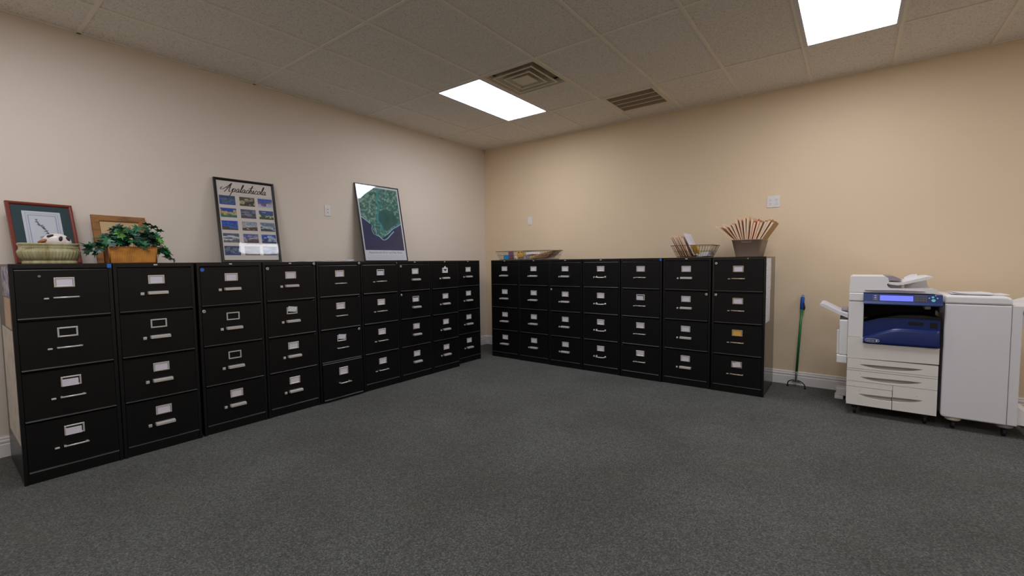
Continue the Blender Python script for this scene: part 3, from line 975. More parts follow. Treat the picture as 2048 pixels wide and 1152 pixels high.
LET = {
    'A': ([[(-1.5, 1.15), (-1.9, 0.95), (-1.95, 0.6), (-1.5, 0.5), (-0.9, 0.85), (0.0, 1.7), (0.55, 2.35), (0.62, 2.3), (0.5, 1.3), (0.5, 0.3), (0.7, 0.0), (1.0, 0.2)], [(-0.5, 1.05), (0.1, 1.15), (0.9, 1.1)], [(0.6, 2.4), (0.2, 1.5), (-0.4, 0.3), (-0.75, -0.1)]], 1.35),
    'p': ([[(-0.1, 0.3), (0.2, 1.0), (0.15, 0.4), (-0.1, -0.7), (-0.25, -1.3)], [(0.12, 0.5), (0.45, 1.0), (0.8, 0.85), (0.75, 0.3), (0.4, 0.0), (0.15, 0.2)], [(0.75, 0.2), (1.05, 0.2)]], 1.1),
    'a': ([[(0.78, 0.8), (0.5, 1.0), (0.12, 0.65), (0.1, 0.2), (0.35, 0.0), (0.65, 0.3), (0.8, 0.85), (0.75, 0.3), (0.9, 0.02), (1.2, 0.25)]], 1.15),
    'l': ([[(0.0, 0.2), (0.4, 1.2), (0.55, 2.0), (0.42, 2.25), (0.25, 1.8), (0.18, 0.6), (0.32, 0.05), (0.62, 0.25)]], 0.62),
    'c': ([[(0.72, 0.75), (0.5, 1.0), (0.14, 0.6), (0.18, 0.12), (0.5, 0.0), (0.9, 0.3)]], 0.88),
    'h': ([[(0.0, 0.3), (0.45, 1.5), (0.6, 2.3), (0.4, 1.7), (0.1, 0.0)], [(-0.35, 1.35), (0.3, 1.6), (0.95, 1.75)], [(0.12, 0.35), (0.45, 0.95), (0.7, 0.85), (0.62, 0.25), (0.8, 0.0), (1.1, 0.25)]], 1.1),
    'i': ([[(0.0, 0.3), (0.25, 1.0), (0.18, 0.25), (0.36, 0.0), (0.62, 0.3)], [(0.42, 1.5), (0.5, 1.6)]], 0.6),
    'o': ([[(0.5, 1.0), (0.15, 0.7), (0.12, 0.2), (0.42, 0.0), (0.75, 0.35), (0.7, 0.85), (0.5, 1.0), (0.75, 0.8), (1.0, 0.85)]], 0.98),
}


def title(bm):
    x = 0.0
    strokes = []
    for chh in 'Apalachicola':
        st, adv = LET[chh]
        for s in st: strokes.append([(x + u + 0.42 * v, v) for u, v in s])
        x += adv
    allx = [q[0] for s in strokes for q in s]
    k = 0.395 / (max(allx) - min(allx))
    x0 = min(allx)
    for s in strokes:
        ribbon(bm, [(v.x, v.y) for v in crom([((u - x0) * k - 0.197, z * 0.034) for u, z in s], 6)], 0.0056, 0.0)


obj('title', title, M['ink'], pr, (-0.012, 0.0129, 0.652))


def scribble(x0, x1, amp, seed):
    """a line of lettering too small to read: short wavy strokes in words"""
    def fn(bm):
        rn = random.Random(seed)
        x = x0
        while x < x1:
            n_ = rn.randint(4, 9)
            pts = []
            for q in range(n_ * 2):
                pts.append((x, (amp if q % 2 else 0.0) * rn.uniform(0.6, 1.3)))
                x += amp * 0.42
            ribbon(bm, pts, amp * 0.22, 0.0)
            x += amp * 1.2
    return fn


obj('subtitle', scribble(-0.11, 0.17, 0.010, 5), M['ink_pale'], pr, (0, 0.0129, 0.622))

# satellite map poster
w, h, t = 0.617, 0.918, 0.018
p = leaning('framed_poster', 'tall thin-framed satellite map poster of a green coast and navy sea', 'poster', -1.995, w, h, t, math.radians(10.2))
obj('frame', frame_fn(w, h, 0.010, t, [(0, t), (0, 0.002), (0.002, 0), (0.008, 0), (0.010, 0.004), (0.010, t)]), M['frame_black'], p)
pr = sheet('print', -w / 2 + 0.008, w / 2 - 0.008, 0.008, h - 0.008, 0.010, M['white_print'], p)
sheet('glazing', -w / 2 + 0.009, w / 2 - 0.009, 0.009, h - 0.009, 0.006, M['glaze_wavy'], p, 0.0015)
sheet('backing', -w / 2 + 0.003, w / 2 - 0.003, 0.003, h - 0.003, 0.012, M['dark'], p, 0.004)
sheet('sea_area', -0.278, 0.278, 0.132, 0.885, 0.0096, M['sea'], pr, 0.0004)
N = lambda u, v: (-0.278 + 0.556 * u, 0.132 + 0.753 * v)
land = [(0, 1), (0, 0.52), (0.1, 0.47), (0.2, 0.42), (0.24, 0.36), (0.27, 0.28), (0.36, 0.23), (0.45, 0.19), (0.55, 0.23), (0.68, 0.30), (0.8, 0.37), (0.9, 0.41), (1, 0.45), (1, 1)]
obj('land_area', lambda bm: flat_poly(bm, [N(*q) for q in land], 0.0093), M['land'], pr)
bay = crom([N(*q) for q in [(0.48, 0.62), (0.43, 0.48), (0.5, 0.36), (0.6, 0.31), (0.72, 0.37), (0.86, 0.43), (0.93, 0.5), (0.84, 0.6), (0.66, 0.67)]], 5, True)
obj('bay_area', lambda bm: flat_poly(bm, [(q.x, q.y) for q in bay], 0.0090), M['bay'], pr)
river = crom([N(*q) for q in [(0.52, 0.98), (0.44, 0.82), (0.47, 0.7), (0.42, 0.58), (0.40, 0.48), (0.48, 0.40), (0.5, 0.30), (0.55, 0.25)]], 5)
obj('river_line', lambda bm: ribbon(bm, [(q.x, q.y) for q in river], 0.016, 0.0088), M['shoal'], pr)


def coast(bm):
    for pts, ww in (([(0, 0.52), (0.1, 0.47), (0.2, 0.42)], 0.012), ([(0.24, 0.38), (0.22, 0.33), (0.25, 0.26), (0.3, 0.25), (0.33, 0.30), (0.3, 0.36)], 0.006),
                    ([(0.3, 0.24), (0.38, 0.22), (0.48, 0.165), (0.58, 0.19), (0.68, 0.25), (0.78, 0.31)], 0.012), ([(0.52, 0.24), (0.62, 0.27), (0.76, 0.35), (0.9, 0.40), (1.0, 0.44)], 0.01)):
        ribbon(bm, [(q.x, q.y) for q in crom([N(*q) for q in pts], 6)], ww, 0.0086)


obj('coast_line', coast, M['coast'], pr)
text('title', 'Apalachicola River and Bay Basin', 0.034, M['ink_blue'], pr, (0, 0.0096, 0.094), width=0.48, shear=0.12)
obj('subtitle', scribble(-0.22, 0.22, 0.008, 6), M['ink_grey'], pr, (0, 0.0096, 0.062))
for k in range(3):
    obj('print_line', mesh('print_line', lambda bm: box(bm, -0.26, 0.26, -0.0003, 0, -0.0012, 0.0012)), M['lavender'], pr, (0, 0.0098, 0.05 - k * 0.012))

# mahogany framed drawing behind the planter
w, h, t = 0.338, 0.432, 0.022
p = leaning('framed_picture', 'reddish wooden framed botanical drawing with a dark teal mat, behind the ceramic planter', 'picture', -4.808, w, h, t, math.radians(14), turn=0.22, x_extra=0.05)
obj('frame', frame_fn(w, h, 0.020, t), M['frame_red'], p)
mb = sheet('mat_board', -w / 2 + 0.016, w / 2 - 0.016, 0.016, h - 0.016, 0.011, M['mat_teal'], p)
sheet('glazing', -w / 2 + 0.017, w / 2 - 0.017, 0.017, h - 0.017, 0.008, M['glaze'], p, 0.0012)
sheet('backing', -w / 2 + 0.004, w / 2 - 0.004, 0.004, h - 0.004, 0.0145, M['cane_dark'], p, 0.004)
sheet('inner_mat', -0.098, 0.098, 0.085, 0.372, 0.0104, M['white_print'], mb, 0.0005)


def lav(bm):
    for (a, b_, z0, z1, ww) in ((-0.084, 0.084, 0.099, 0.358, 0.003), (-0.073, 0.073, 0.11, 0.346, 0.006)):
        box(bm, a, a + ww, 0.0100, 0.0103, z0, z1); box(bm, b_ - ww, b_, 0.0100, 0.0103, z0, z1)
        box(bm, a + ww, b_ - ww, 0.0100, 0.0103, z0, z0 + ww); box(bm, a + ww, b_ - ww, 0.0100, 0.0103, z1 - ww, z1)


obj('mat_line', lav, M['lavender'], mb)


def sketch(bm):
    ribbon(bm, [(q.x, q.y) for q in crom([(-0.03, 0.30), (-0.012, 0.265), (0.01, 0.235), (0.02, 0.19), (-0.005, 0.15)], 6)], 0.004, 0.0099)
    rnd = random.Random(3)
    for k in range(14):
        u = k / 13
        cx, cz = -0.032 + 0.05 * u, 0.305 - 0.09 * u
        a = rnd.uniform(0, 6.28)
        ribbon(bm, [(cx, cz), (cx + 0.006 * math.cos(a), cz + 0.006 * math.sin(a)), (cx + 0.013 * math.cos(a), cz + 0.011 * math.sin(a))], 0.008, 0.00985)
    for a, ln in ((0.5, 0.05), (2.6, 0.045), (0.2, 0.035), (3.0, 0.04)):
        ribbon(bm, [(0.012, 0.18), (0.012 + ln * 0.5 * math.cos(a), 0.18 + ln * 0.6 * math.sin(a)), (0.012 + ln * math.cos(a), 0.18 + ln * 0.4 * math.sin(a))], 0.005, 0.0098)


obj('plant_drawing', sketch, M['ink_grey'], mb)

# oak frame behind the ivy
w, h, t = 0.335, 0.37, 0.018
p = leaning('framed_picture', 'wide flat oak frame with a pale picture, behind the potted ivy', 'picture', -4.395, w, h, t, math.radians(12), turn=0.15, x_extra=0.03)
obj('frame', frame_fn(w, h, 0.046, t, [(0, t), (0, 0.002), (0.002, 0), (0.040, 0.001), (0.046, 0.006), (0.046, t)]), M['frame_oak'], p)
sheet('print', -w / 2 + 0.042, w / 2 - 0.042, 0.042, h - 0.042, 0.010, M['manila'], p)
sheet('glazing', -w / 2 + 0.043, w / 2 - 0.043, 0.043, h - 0.043, 0.0075, M['glaze'], p, 0.0012)
sheet('backing', -w / 2 + 0.004, w / 2 - 0.004, 0.004, h - 0.004, 0.012, M['cane_dark'], p, 0.004)


# ------------------------------------------------------------------ ceramic planter
def srect(a, b, n=256, e=4.0, z=0.0, rib=0.0, ribs=60):
    out = []
    for k in range(n):
        th = 2 * PI * k / n
        c, s = math.cos(th), math.sin(th)
        r = 1 / ((abs(c) ** e + abs(s) ** e) ** (1 / e))
        f = 1 + (rib * math.cos(ribs * th) / a if rib else 0)
        out.append((a * c * r * f, b * s * r * f, z))
    return out


pl = thing('ceramic_planter', 'oblong olive ceramic planter with ribbed sides in front of the red frame', 'planter', (0.36, -4.836, TOPZ), (0, 0, PI / 2))


def planter(bm):
    prof = [(0.126, 0.058, 0.0, 0), (0.128, 0.060, 0.004, 0), (0.128, 0.060, 0.016, 0), (0.124, 0.057, 0.020, 0), (0.124, 0.057, 0.024, 0), (0.129, 0.062, 0.027, .0014), (0.137, 0.068, 0.045, .0030), (0.144, 0.073, 0.064, .0030), (0.1465, 0.075, 0.078, .0024), (0.1455, 0.0745, 0.086, .0005), (0.140, 0.071, 0.094, 0), (0.138, 0.069, 0.108, 0), (0.140, 0.071, 0.120, 0), (0.145, 0.074, 0.126, 0), (0.1455, 0.0745, 0.132, 0), (0.143, 0.072, 0.135, 0), (0.137, 0.067, 0.134, 0), (0.134, 0.064, 0.12, 0), (0.132, 0.062, 0.03, 0)]
    loft(bm, [srect(a, b, z=z, rib=rb) for a, b, z, rb in prof])


obj('bowl', planter, M['ceramic'], pl)


def rope(bm):
    for k in range(34):
        x = -0.128 + 0.256 * k / 33
        tube(bm, [(x - 0.003, -0.0705, 0.112), (x + 0.003, -0.0692, 0.100)], 0.0018, 5)


obj('rope_relief', rope, M['ceramic'], pl)

orn = thing('ceramic_ornament', 'white glazed ornament with dark patches lying in the ceramic planter', 'ornament', (0.36, -4.80, TOPZ + 0.031), (0, 0, PI / 2))
orn.scale = (1.22, 1.0, 1.22)


def sphere_fn(rx, ry, rz_, c=(0, 0, 0), seg=24, rings=14):
    def fn(bm):
        R = []
        for i in range(1, rings):
            ph = PI * i / rings
            R.append([(c[0] + rx * math.sin(ph) * math.cos(2 * PI * k / seg), c[1] + ry * math.sin(ph) * math.sin(2 * PI * k / seg), c[2] - rz_ * math.cos(ph)) for k in range(seg)])
        loft(bm, R)
    return fn


def ornament(bm):
    sphere_fn(0.056, 0.040, 0.042, (0.0, 0, 0.098))(bm)
    sphere_fn(0.030, 0.028, 0.034, (0.030, -0.004, 0.090))(bm)
    sphere_fn(0.034, 0.024, 0.026, (-0.040, 0, 0.072))(bm)
    sphere_fn(0.050, 0.042, 0.038, (0.0, 0, 0.038))(bm)


obj('figure', ornament, M['white_ceramic'], orn)
for (x, y, z, a, b, ry) in ((0.013, -0.037, 0.110, 0.008, 0.015, 0.2), (0.043, -0.024, 0.110, 0.008, 0.014, -0.35), (-0.026, -0.031, 0.126, 0.015, 0.006, -0.35)):
    obj('dark_patch', mesh('dark_patch', sphere_fn(a, 0.005, b)), M['dark_ceramic'], orn, (x, y, z), (0, ry, 0.3 if x > 0.03 else 0))
obj('rust_patch', sphere_fn(0.026, 0.012, 0.009), M['rust_ceramic'], orn, (-0.05, -0.018, 0.098), (0, -0.4, 0))

# ------------------------------------------------------------------ potted ivy
iv = thing('potted_ivy', 'trailing green ivy plant in a honey-coloured woven cane basket', 'potted plant', (0.44, -4.434, TOPZ), (0, 0, PI / 2))
BW, BD, BH = 0.132, 0.07, 0.113


def basket(bm):
    def rr(a, b, z): return [(-a, -b, z), (a, -b, z), (a, b, z), (-a, b, z)]
    loft(bm, [rr(BW - 0.004, BD - 0.003, 0), rr(BW, BD, BH), rr(BW - 0.007, BD - 0.007, BH), rr(BW - 0.010, BD - 0.009, 0.012)], smooth=False)


bk = obj('basket', basket, M['wicker'], iv)
obj('basket_rim', lambda bm: tube(bm, [(-BW, -BD, BH), (BW, -BD, BH), (BW, BD, BH), (-BW, BD, BH)], 0.004, 6, closed=True), M['cane_dark'], bk)
for sx in (-1, 1):
    for sy in (-1, 1):
        obj('corner_post', mesh('corner_post', lambda bm: tube(bm, [(sx * (BW - 0.003), sy * (BD - 0.002), 0.002), (sx * (BW + 0.001), sy * (BD + 0.001), BH)], 0.005, 8)), M['cane_dark'], bk)
obj('base_edge', lambda bm: tube(bm, [(-BW + 0.003, -BD + 0.002, 0.004), (BW - 0.003, -BD + 0.002, 0.004), (BW - 0.003, BD - 0.002, 0.004), (-BW + 0.003, BD - 0.002, 0.004)], 0.004, 6, closed=True), M['cane_dark'], bk)
obj('filling', lambda bm: box(bm, -BW + 0.012, BW - 0.012, -BD + 0.011, BD - 0.011, 0.014, BH - 0.008), M['soil'], iv)


def leaf_fn(fold, droop):
    half = [(0.0, -0.02), (0.20, -0.22), (0.50, -0.20), (0.30, 0.06), (0.76, 0.24), (0.26, 0.32), (0.46, 0.72), (0.15, 0.56), (0.0, 1.05)]

    def fn(bm):
        mid = [(0.0, v) for u, v in half]
        for s in (-1, 1):
            prev = None
            for (u, v), (_, vm) in zip(half, mid):
                z = fold * abs(u) - droop * v * v - 0.10 * u * u
                a = bm.verts.new((s * u, v, z)); c_ = bm.verts.new((0, min(max(vm, -0.02), 1.0), -droop * vm * vm))
                if prev:
                    q = [prev[1], c_, a, prev[0]] if s < 0 else [prev[0], a, c_, prev[1]]
                    f = bm.faces.new(q); f.smooth = False
                prev = (a, c_)
        bmesh.ops.remove_doubles(bm, verts=bm.verts[:], dist=1e-5)
        tube(bm, [(0, 0.02, 0.0), (0, -0.3, -0.04), (0, -0.55, -0.12)], 0.022, 5)
    return fn


leaf_mes = {mn: [mesh('ivy_leaf', leaf_fn(fo, dr)) for fo, dr in ((0.22, 0.25), (0.32, 0.12), (0.1, 0.4))] for mn in ('leaf', 'leaf_dark', 'leaf_light')}
rl = random.Random(21)
clumps = [  # centre x, y, z, radii, count, leaf size (local: x to the right along the row, -y to the room)
    (-0.055, -0.02, 0.215, 0.075, 0.06, 0.060, 30, 0.066), (0.085, 0.0, 0.220, 0.080, 0.06, 0.068, 36, 0.066), (0.015, -0.03, 0.165, 0.11, 0.05, 0.045, 30, 0.062),
    (-0.125, -0.02, 0.165, 0.04, 0.05, 0.050, 12, 0.062), (-0.185, -0.02, 0.115, 0.055, 0.04, 0.035, 12, 0.060), (0.155, 0.0, 0.165, 0.035, 0.05, 0.06, 12, 0.060),
    (0.185, -0.02, 0.095, 0.03, 0.03, 0.025, 7, 0.062), (0.205, -0.02, 0.055, 0.025, 0.02, 0.025, 5, 0.048), (0.245, -0.02, 0.024, 0.015, 0.02, 0.006, 3, 0.03)]
stems = []
for (cx, cy, cz, rx_, ry_, rz_, n_, sz) in clumps:
    for k in range(n_):
        while True:
            u = Vector((rl.uniform(-1, 1), rl.uniform(-1, 1), rl.uniform(-1, 1)))
            if u.length < 1: break
        pos = Vector((cx + rx_ * u.x, cy + ry_ * u.y, cz + rz_ * u.z))
        out = Vector((pos.x * 0.8, pos.y - 0.06, 0.02)) + Vector((rl.uniform(-1, 1), rl.uniform(-1.2, 0.3), rl.uniform(-0.8, 0.4))) * 0.08
        hd = math.atan2(-out.x, out.y)
        tilt = rl.uniform(-1.5, -0.45) if rl.random() < 0.65 else rl.uniform(-0.45, 0.55)
        kind = 'leaf' if rl.random() < 0.55 else 'leaf_dark'
        if rl.random() < (0.35 if u.z > 0.35 or cx > 0.14 else 0.06): kind = 'leaf_light'  # lighter leaves mostly high in a clump and towards the right
        s_ = sz * rl.uniform(0.65, 1.05)
        obj('leaf', rl.choice(leaf_mes[kind]), M[kind], iv, pos, (tilt, rl.uniform(-0.5, 0.5), hd), (s_, s_, s_))
    base = Vector((max(-BW + 0.02, min(BW - 0.02, cx)), cy * 0.5, BH - 0.01))
    for k in range(3):
        tip = Vector((cx, cy, cz)) + Vector((rl.uniform(-rx_, rx_), rl.uniform(-ry_, ry_), rl.uniform(-rz_, rz_))) * 0.7
        midp = base.lerp(tip, 0.5) + Vector((0, -0.01, 0.05 if cz < 0.14 else 0.01))
        obj('stem', mesh('stem', lambda bm: tube(bm, crom([base, midp, tip], 4), 0.0018, 5)), M['stem'], iv)


# ------------------------------------------------------------------ loose papers on the left row
for k, (y0, y1, x0, x1, a) in enumerate(((-3.33, -3.02, 0.32, 0.54, 0.05), (-3.1, -2.82, 0.34, 0.56, -0.04), (-2.96, -2.70, 0.36, 0.57, 0.08))):
    def curl(bm, y0=y0, y1=y1, x0=x0, x1=x1, k=k):
        n = 14
        rows = []
        for i in range(n + 1):
            u = i / n
            z = 0.003 * k + 0.0025 + 0.003 * math.sin(u * 5 + k) ** 2 + (0.006 * (u - 0.8) * 5 if u > 0.8 else 0)
            rows.append([(x0 - 0.445, y0 - (y0 + y1) / 2 + (y1 - y0) * u, z), (x1 - 0.445, y0 - (y0 + y1) / 2 + (y1 - y0) * u, z + 0.001), (x1 - 0.445, y0 - (y0 + y1) / 2 + (y1 - y0) * u, z - 0.0015), (x0 - 0.445, y0 - (y0 + y1) / 2 + (y1 - y0) * u, z - 0.0025)])
        loft(bm, rows, smooth=False)
    tag(obj('paper_sheet', curl, M['paper'], None, (0.445, (y0 + y1) / 2, TOPZ), (0, 0, a)),
        ['white paper sheet on the cabinets, partly under the photo-grid poster', 'white paper sheet on the cabinet top, middle of the three loose sheets', 'curling white paper sheet on the cabinet top, nearest the satellite map poster'][k], 'paper', 'loose papers on the left row')

# papers taped to the outer sides of the end cabinets
p_col = patch_material('photo_collage', [(0.3, rgb(40, 44, 66)), (0.45, rgb(120, 120, 170)), (0.55, rgb(206, 200, 200)), (0.7, rgb(70, 80, 60))], 14, 4)
p_map = patch_material('faded_map_print', [(0.3, rgb(196, 186, 170)), (0.55, rgb(222, 214, 204)), (0.68, rgb(206, 190, 186)), (0.8, rgb(170, 186, 170))], 9, 4)
p_tan = patch_material('tan_sheet', [(0.3, rgb(196, 162, 128)), (0.6, rgb(214, 184, 156)), (0.8, rgb(204, 174, 146))], 5, 2)
YS = -5.0555
for nm, lab, x0, x1, z0, z1, ma in (
        ('taped_photograph', 'dark blue photograph taped high on the side of the leftmost cabinet', 0.40, 0.728, 1.12, 1.296, p_col),
        ('taped_sheet', 'tan paper taped on the side of the leftmost cabinet, below the photograph', 0.42, 0.715, 0.93, 1.11, p_tan),
        ('taped_map', 'large faded map taped on the lower side of the leftmost cabinet', 0.20, 0.728, 0.24, 0.92, p_map)):
    tag(obj(nm, mesh(nm, lambda bm: box(bm, -(x1 - x0) / 2, (x1 - x0) / 2, -0.001, 0, -(z1 - z0) / 2, (z1 - z0) / 2)), ma, None, ((x0 + x1) / 2, YS, (z0 + z1) / 2)), lab, 'paper', 'papers taped on the leftmost cabinet')
lst = printed_material('printed_list', rgb(232, 230, 234), rgb(160, 160, 168), 70, 0.32)
tag(obj('taped_list', lambda bm: (box(bm, -0.0005, 0.0005, -0.142, 0.142, -0.04, 0.265), box(bm, 0.0008, 0.0016, -0.145, 0.112, -0.335, 0.0)), lst, None, (3.9545, -0.53, 1.03)),
    'long printed white list taped on the side of the cabinet with the bin', 'paper')


# ------------------------------------------------------------------ wire baskets
def wire_basket(label, loc, w0, d0, w1, d1, h, rz=0.0, pitch=0.02):
    """wire tray, bottom w0 x d0, rim w1 x d1"""
    b = thing('wire_basket', label, 'basket', loc, (0, 0, rz), 'wire baskets on the tan wall row')
    R = [(-w1 / 2, -d1 / 2, h), (w1 / 2, -d1 / 2, h), (w1 / 2, d1 / 2, h), (-w1 / 2, d1 / 2, h)]
    obj('rim', lambda bm: tube(bm, R, 0.003, 6, closed=True), M['wire'], b)
    zb = 0.004

    def wires(bm):
        nx, ny = max(4, int(w0 / pitch)), max(3, int(d0 / pitch))
        for i in range(nx + 1):
            u = i / nx - 0.5
            tube(bm, [(u * w1, -d1 / 2, h), (u * w0, -d0 / 2, zb), (u * w0, d0 / 2, zb), (u * w1, d1 / 2, h)], 0.0013, 4)
        for j in range(ny + 1):
            v = j / ny - 0.5
            tube(bm, [(-w1 / 2, v * d1, h), (-w0 / 2, v * d0, zb + 0.002), (w0 / 2, v * d0, zb + 0.002), (w1 / 2, v * d1, h)], 0.0013, 4)
        for f in (0.06, 0.5):
            a, c_ = (w0 + (w1 - w0) * f) / 2, (d0 + (d1 - d0) * f) / 2
            tube(bm, [(-a, -c_, zb + (h - zb) * f), (a, -c_, zb + (h - zb) * f), (a, c_, zb + (h - zb) * f), (-a, c_, zb + (h - zb) * f)], 0.0013, 4, closed=True)
    obj('wire_mesh', wires, M['wire'], b)
    return b


def slab(name, label, cat, size, loc, rot, material, group, bev=0.001):
    a, b_, c_ = (s / 2 for s in size)
    return tag(obj(name, lambda bm: box(bm, -a, a, -b_, b_, -c_, c_, bev, 1), material, None, loc, rot), label, cat, group)


ORD = ['first', 'second', 'third', 'fourth', 'fifth', 'sixth', 'seventh', 'eighth', 'ninth', 'tenth', 'eleventh', 'twelfth', 'thirteenth', 'fourteenth', 'fifteenth', 'sixteenth', 'seventeenth', 'eighteenth', 'nineteenth', 'twentieth', 'twenty-first', 'twenty-second']


def folder(name, label, w, h, loc, rot, material, group, gap=0.010, tabx=0.0, sheets='paper', bend=0.0, z0=0.0):
    """folded card with tab and a few sheets inside. local: x across, z up, opens upward, thin along y; origin at the fold"""
    f = thing(name, label, 'folder', loc, rot, group)
    hw = w / 2
    zb_ = z0 if bend else h * 0.5

    def bent(o):
        if bend:
            for v in o.data.vertices:
                v.co.y -= math.tan(bend) * max(0.0, v.co.z - z0)
    e = 0.0006
    fr_ = lambda z: -gap * (z / h) ** 1.2
    zs_ = [0.0, zb_ * 0.5, zb_, (zb_ + h * 0.96) / 2, h * 0.96]
    bent(obj('front_flap', lambda bm: prism(bm, [(fr_(z) + e, z) for z in zs_] + [(fr_(z) - e, z) for z in zs_[::-1]], 'x', -hw, hw), material, f))

    def back(bm):
        prism(bm, [(-hw, 0), (hw, 0), (hw, zb_), (-hw, zb_)], 'y', 0.0008, 0.002)
        prism(bm, [(-hw, zb_), (hw, zb_), (hw, h * 0.97), (tabx + 0.045, h * 0.97), (tabx + 0.038, h), (tabx - 0.038, h), (tabx - 0.045, h * 0.97), (-hw, h * 0.97)], 'y', 0.0008, 0.002)
    bent(obj('back_flap', back, material, f))
    if sheets:
        zt_ = [0.004, zb_, h * 0.93]
        bent(obj('sheets', lambda bm: prism(bm, [(0.0006, z) for z in zt_] + [(fr_(z) * 0.92 - 0.0002, z) for z in zt_[::-1]], 'x', -hw + 0.003, hw - 0.003), M[sheets], f))
    return f


# two trays near the corner
ga = 'things in the wire basket near the corner'
wire_basket('low bronze wire basket near the corner holding small bright packets', (0.905, -0.42, TOPZ), 0.36, 0.26, 0.44, 0.33, 0.118)
slab('card_box', 'bright sky-blue packet in the wire basket near the corner', 'packet', (0.085, 0.06, 0.062), (0.82, -0.50, TOPZ + 0.04), (0.05, 0, 0.1), M['blue_box'], ga)
slab('card_box', 'mauve packet standing beside the sky-blue one in the wire basket', 'packet', (0.075, 0.02, 0.10), (0.905, -0.525, TOPZ + 0.066), (0.1, 0, 0), M['purple_box'], ga)
slab('card_box', 'small lemon-yellow packet on the bottom of the wire basket', 'packet', (0.085, 0.05, 0.022), (0.905, -0.476, TOPZ + 0.021), (0, 0, 0), M['yellow_box'], ga)
cb = slab('card_box', 'amber picture packet leaning in the wire basket near the corner', 'packet', (0.105, 0.02, 0.075), (1.04, -0.5, TOPZ + 0.078), (-0.12, 0, 0), M['amber_box'], ga)
obj('dark_print', mesh('dark_print', lambda bm: (cyl(bm, (-0.02, -0.0108, 0.022), 'y', 0.010, 0.0006, 14), cyl(bm, (0.028, -0.0108, 0.025), 'y', 0.009, 0.0006, 14))), M['ink'], cb)
slab('paper_stack', 'stack of small pale cards behind the packets in the wire basket', 'papers', (0.16, 0.12, 0.05), (1.0, -0.40, TOPZ + 0.035), (0, 0, 0.1), M['paper'], ga)
wire_basket('low bronze wire basket of stacked manila folders, second from the corner', (1.345, -0.42, TOPZ), 0.33, 0.26, 0.42, 0.33, 0.118)
for k in range(9):
    f = folder('manila_folder', ORD[k] + ' manila folder from the bottom of the pile in the second corner basket', 0.29, 0.23, (1.33 + 0.012 * k, -0.545 + 0.004 * k, TOPZ + 0.0125 + 0.0095 * k), (-PI / 2 + 0.02, -0.05 - 0.02 * k, 0.02 * (k % 3 - 1)), M[['manila', 'manila_dark', 'manila_pink'][k % 3]], 'manila folders in the second basket', gap=0.006)
slab('paper_stack', 'white papers at the left end of the second wire basket', 'papers', (0.10, 0.2, 0.03), (1.20, -0.43, TOPZ + 0.085), (0, -0.1, 0.05), M['paper'], 'papers in the second basket')

# tray with folders and loose papers
gb = 'folders in the wire basket beside the taupe bin'
wire_basket('bronze wire basket of leaning folders beside the taupe bin', (3.268, -0.45, TOPZ), 0.29, 0.27, 0.40, 0.34, 0.125)
for k in range(7):
    # local x across is turned to run into the room's depth, the lean goes to the left
    fo = folder('manila_folder', ORD[k] + ' left-leaning manila folder from the left in the wire basket beside the taupe bin', 0.25, 0.225 + 0.014 * (k % 3), (3.150 + 0.0165 * k, -0.45 + 0.004 * (k % 2), TOPZ + 0.009), (-0.50 + 0.012 * k, 0, PI / 2 + 0.02 * (k % 3 - 1)), M[['manila_pink', 'manila', 'manila_pink', 'manila_dark'][k % 4]], gb, gap=0.014, sheets='cream' if k % 3 else 'paper')
slab('paper_stack', 'white printed papers leaning on the folders in the wire basket beside the bin', 'papers', (0.014, 0.24, 0.25), (3.232, -0.44, TOPZ + 0.136), (0, -0.44, 0.02), M['card'], gb)
ev = slab('padded_envelope', 'mustard yellow envelope in the wire basket beside the taupe bin', 'envelope', (0.02, 0.12, 0.10), (3.285, -0.55, TOPZ + 0.085), (0.0, -0.5, 0.9), M['yellow_card'], gb, 0.004)
slab('paper_stack', 'low stack of white papers at the right end of the wire basket beside the bin', 'papers', (0.10, 0.22, 0.04), (3.37, -0.43, TOPZ + 0.030), (0, -0.12, 0), M['paper'], gb)

# taupe bin
bn = thing('plastic_bin', 'taupe tapered plastic bin packed with manila folders on the end cabinet', 'bin', (3.772, -0.41, TOPZ), (0, 0, 0))


def bin_fn(bm):
    def rr(a, b, z): return srect(a, b, n=64, e=9, z=z)
    loft(bm, [rr(0.098, 0.185, 0.0), rr(0.100, 0.187, 0.003), rr(0.133, 0.208, 0.158), rr(0.139, 0.213, 0.159), rr(0.139, 0.213, 0.165), rr(0.130, 0.204, 0.165), rr(0.097, 0.183, 0.006)])


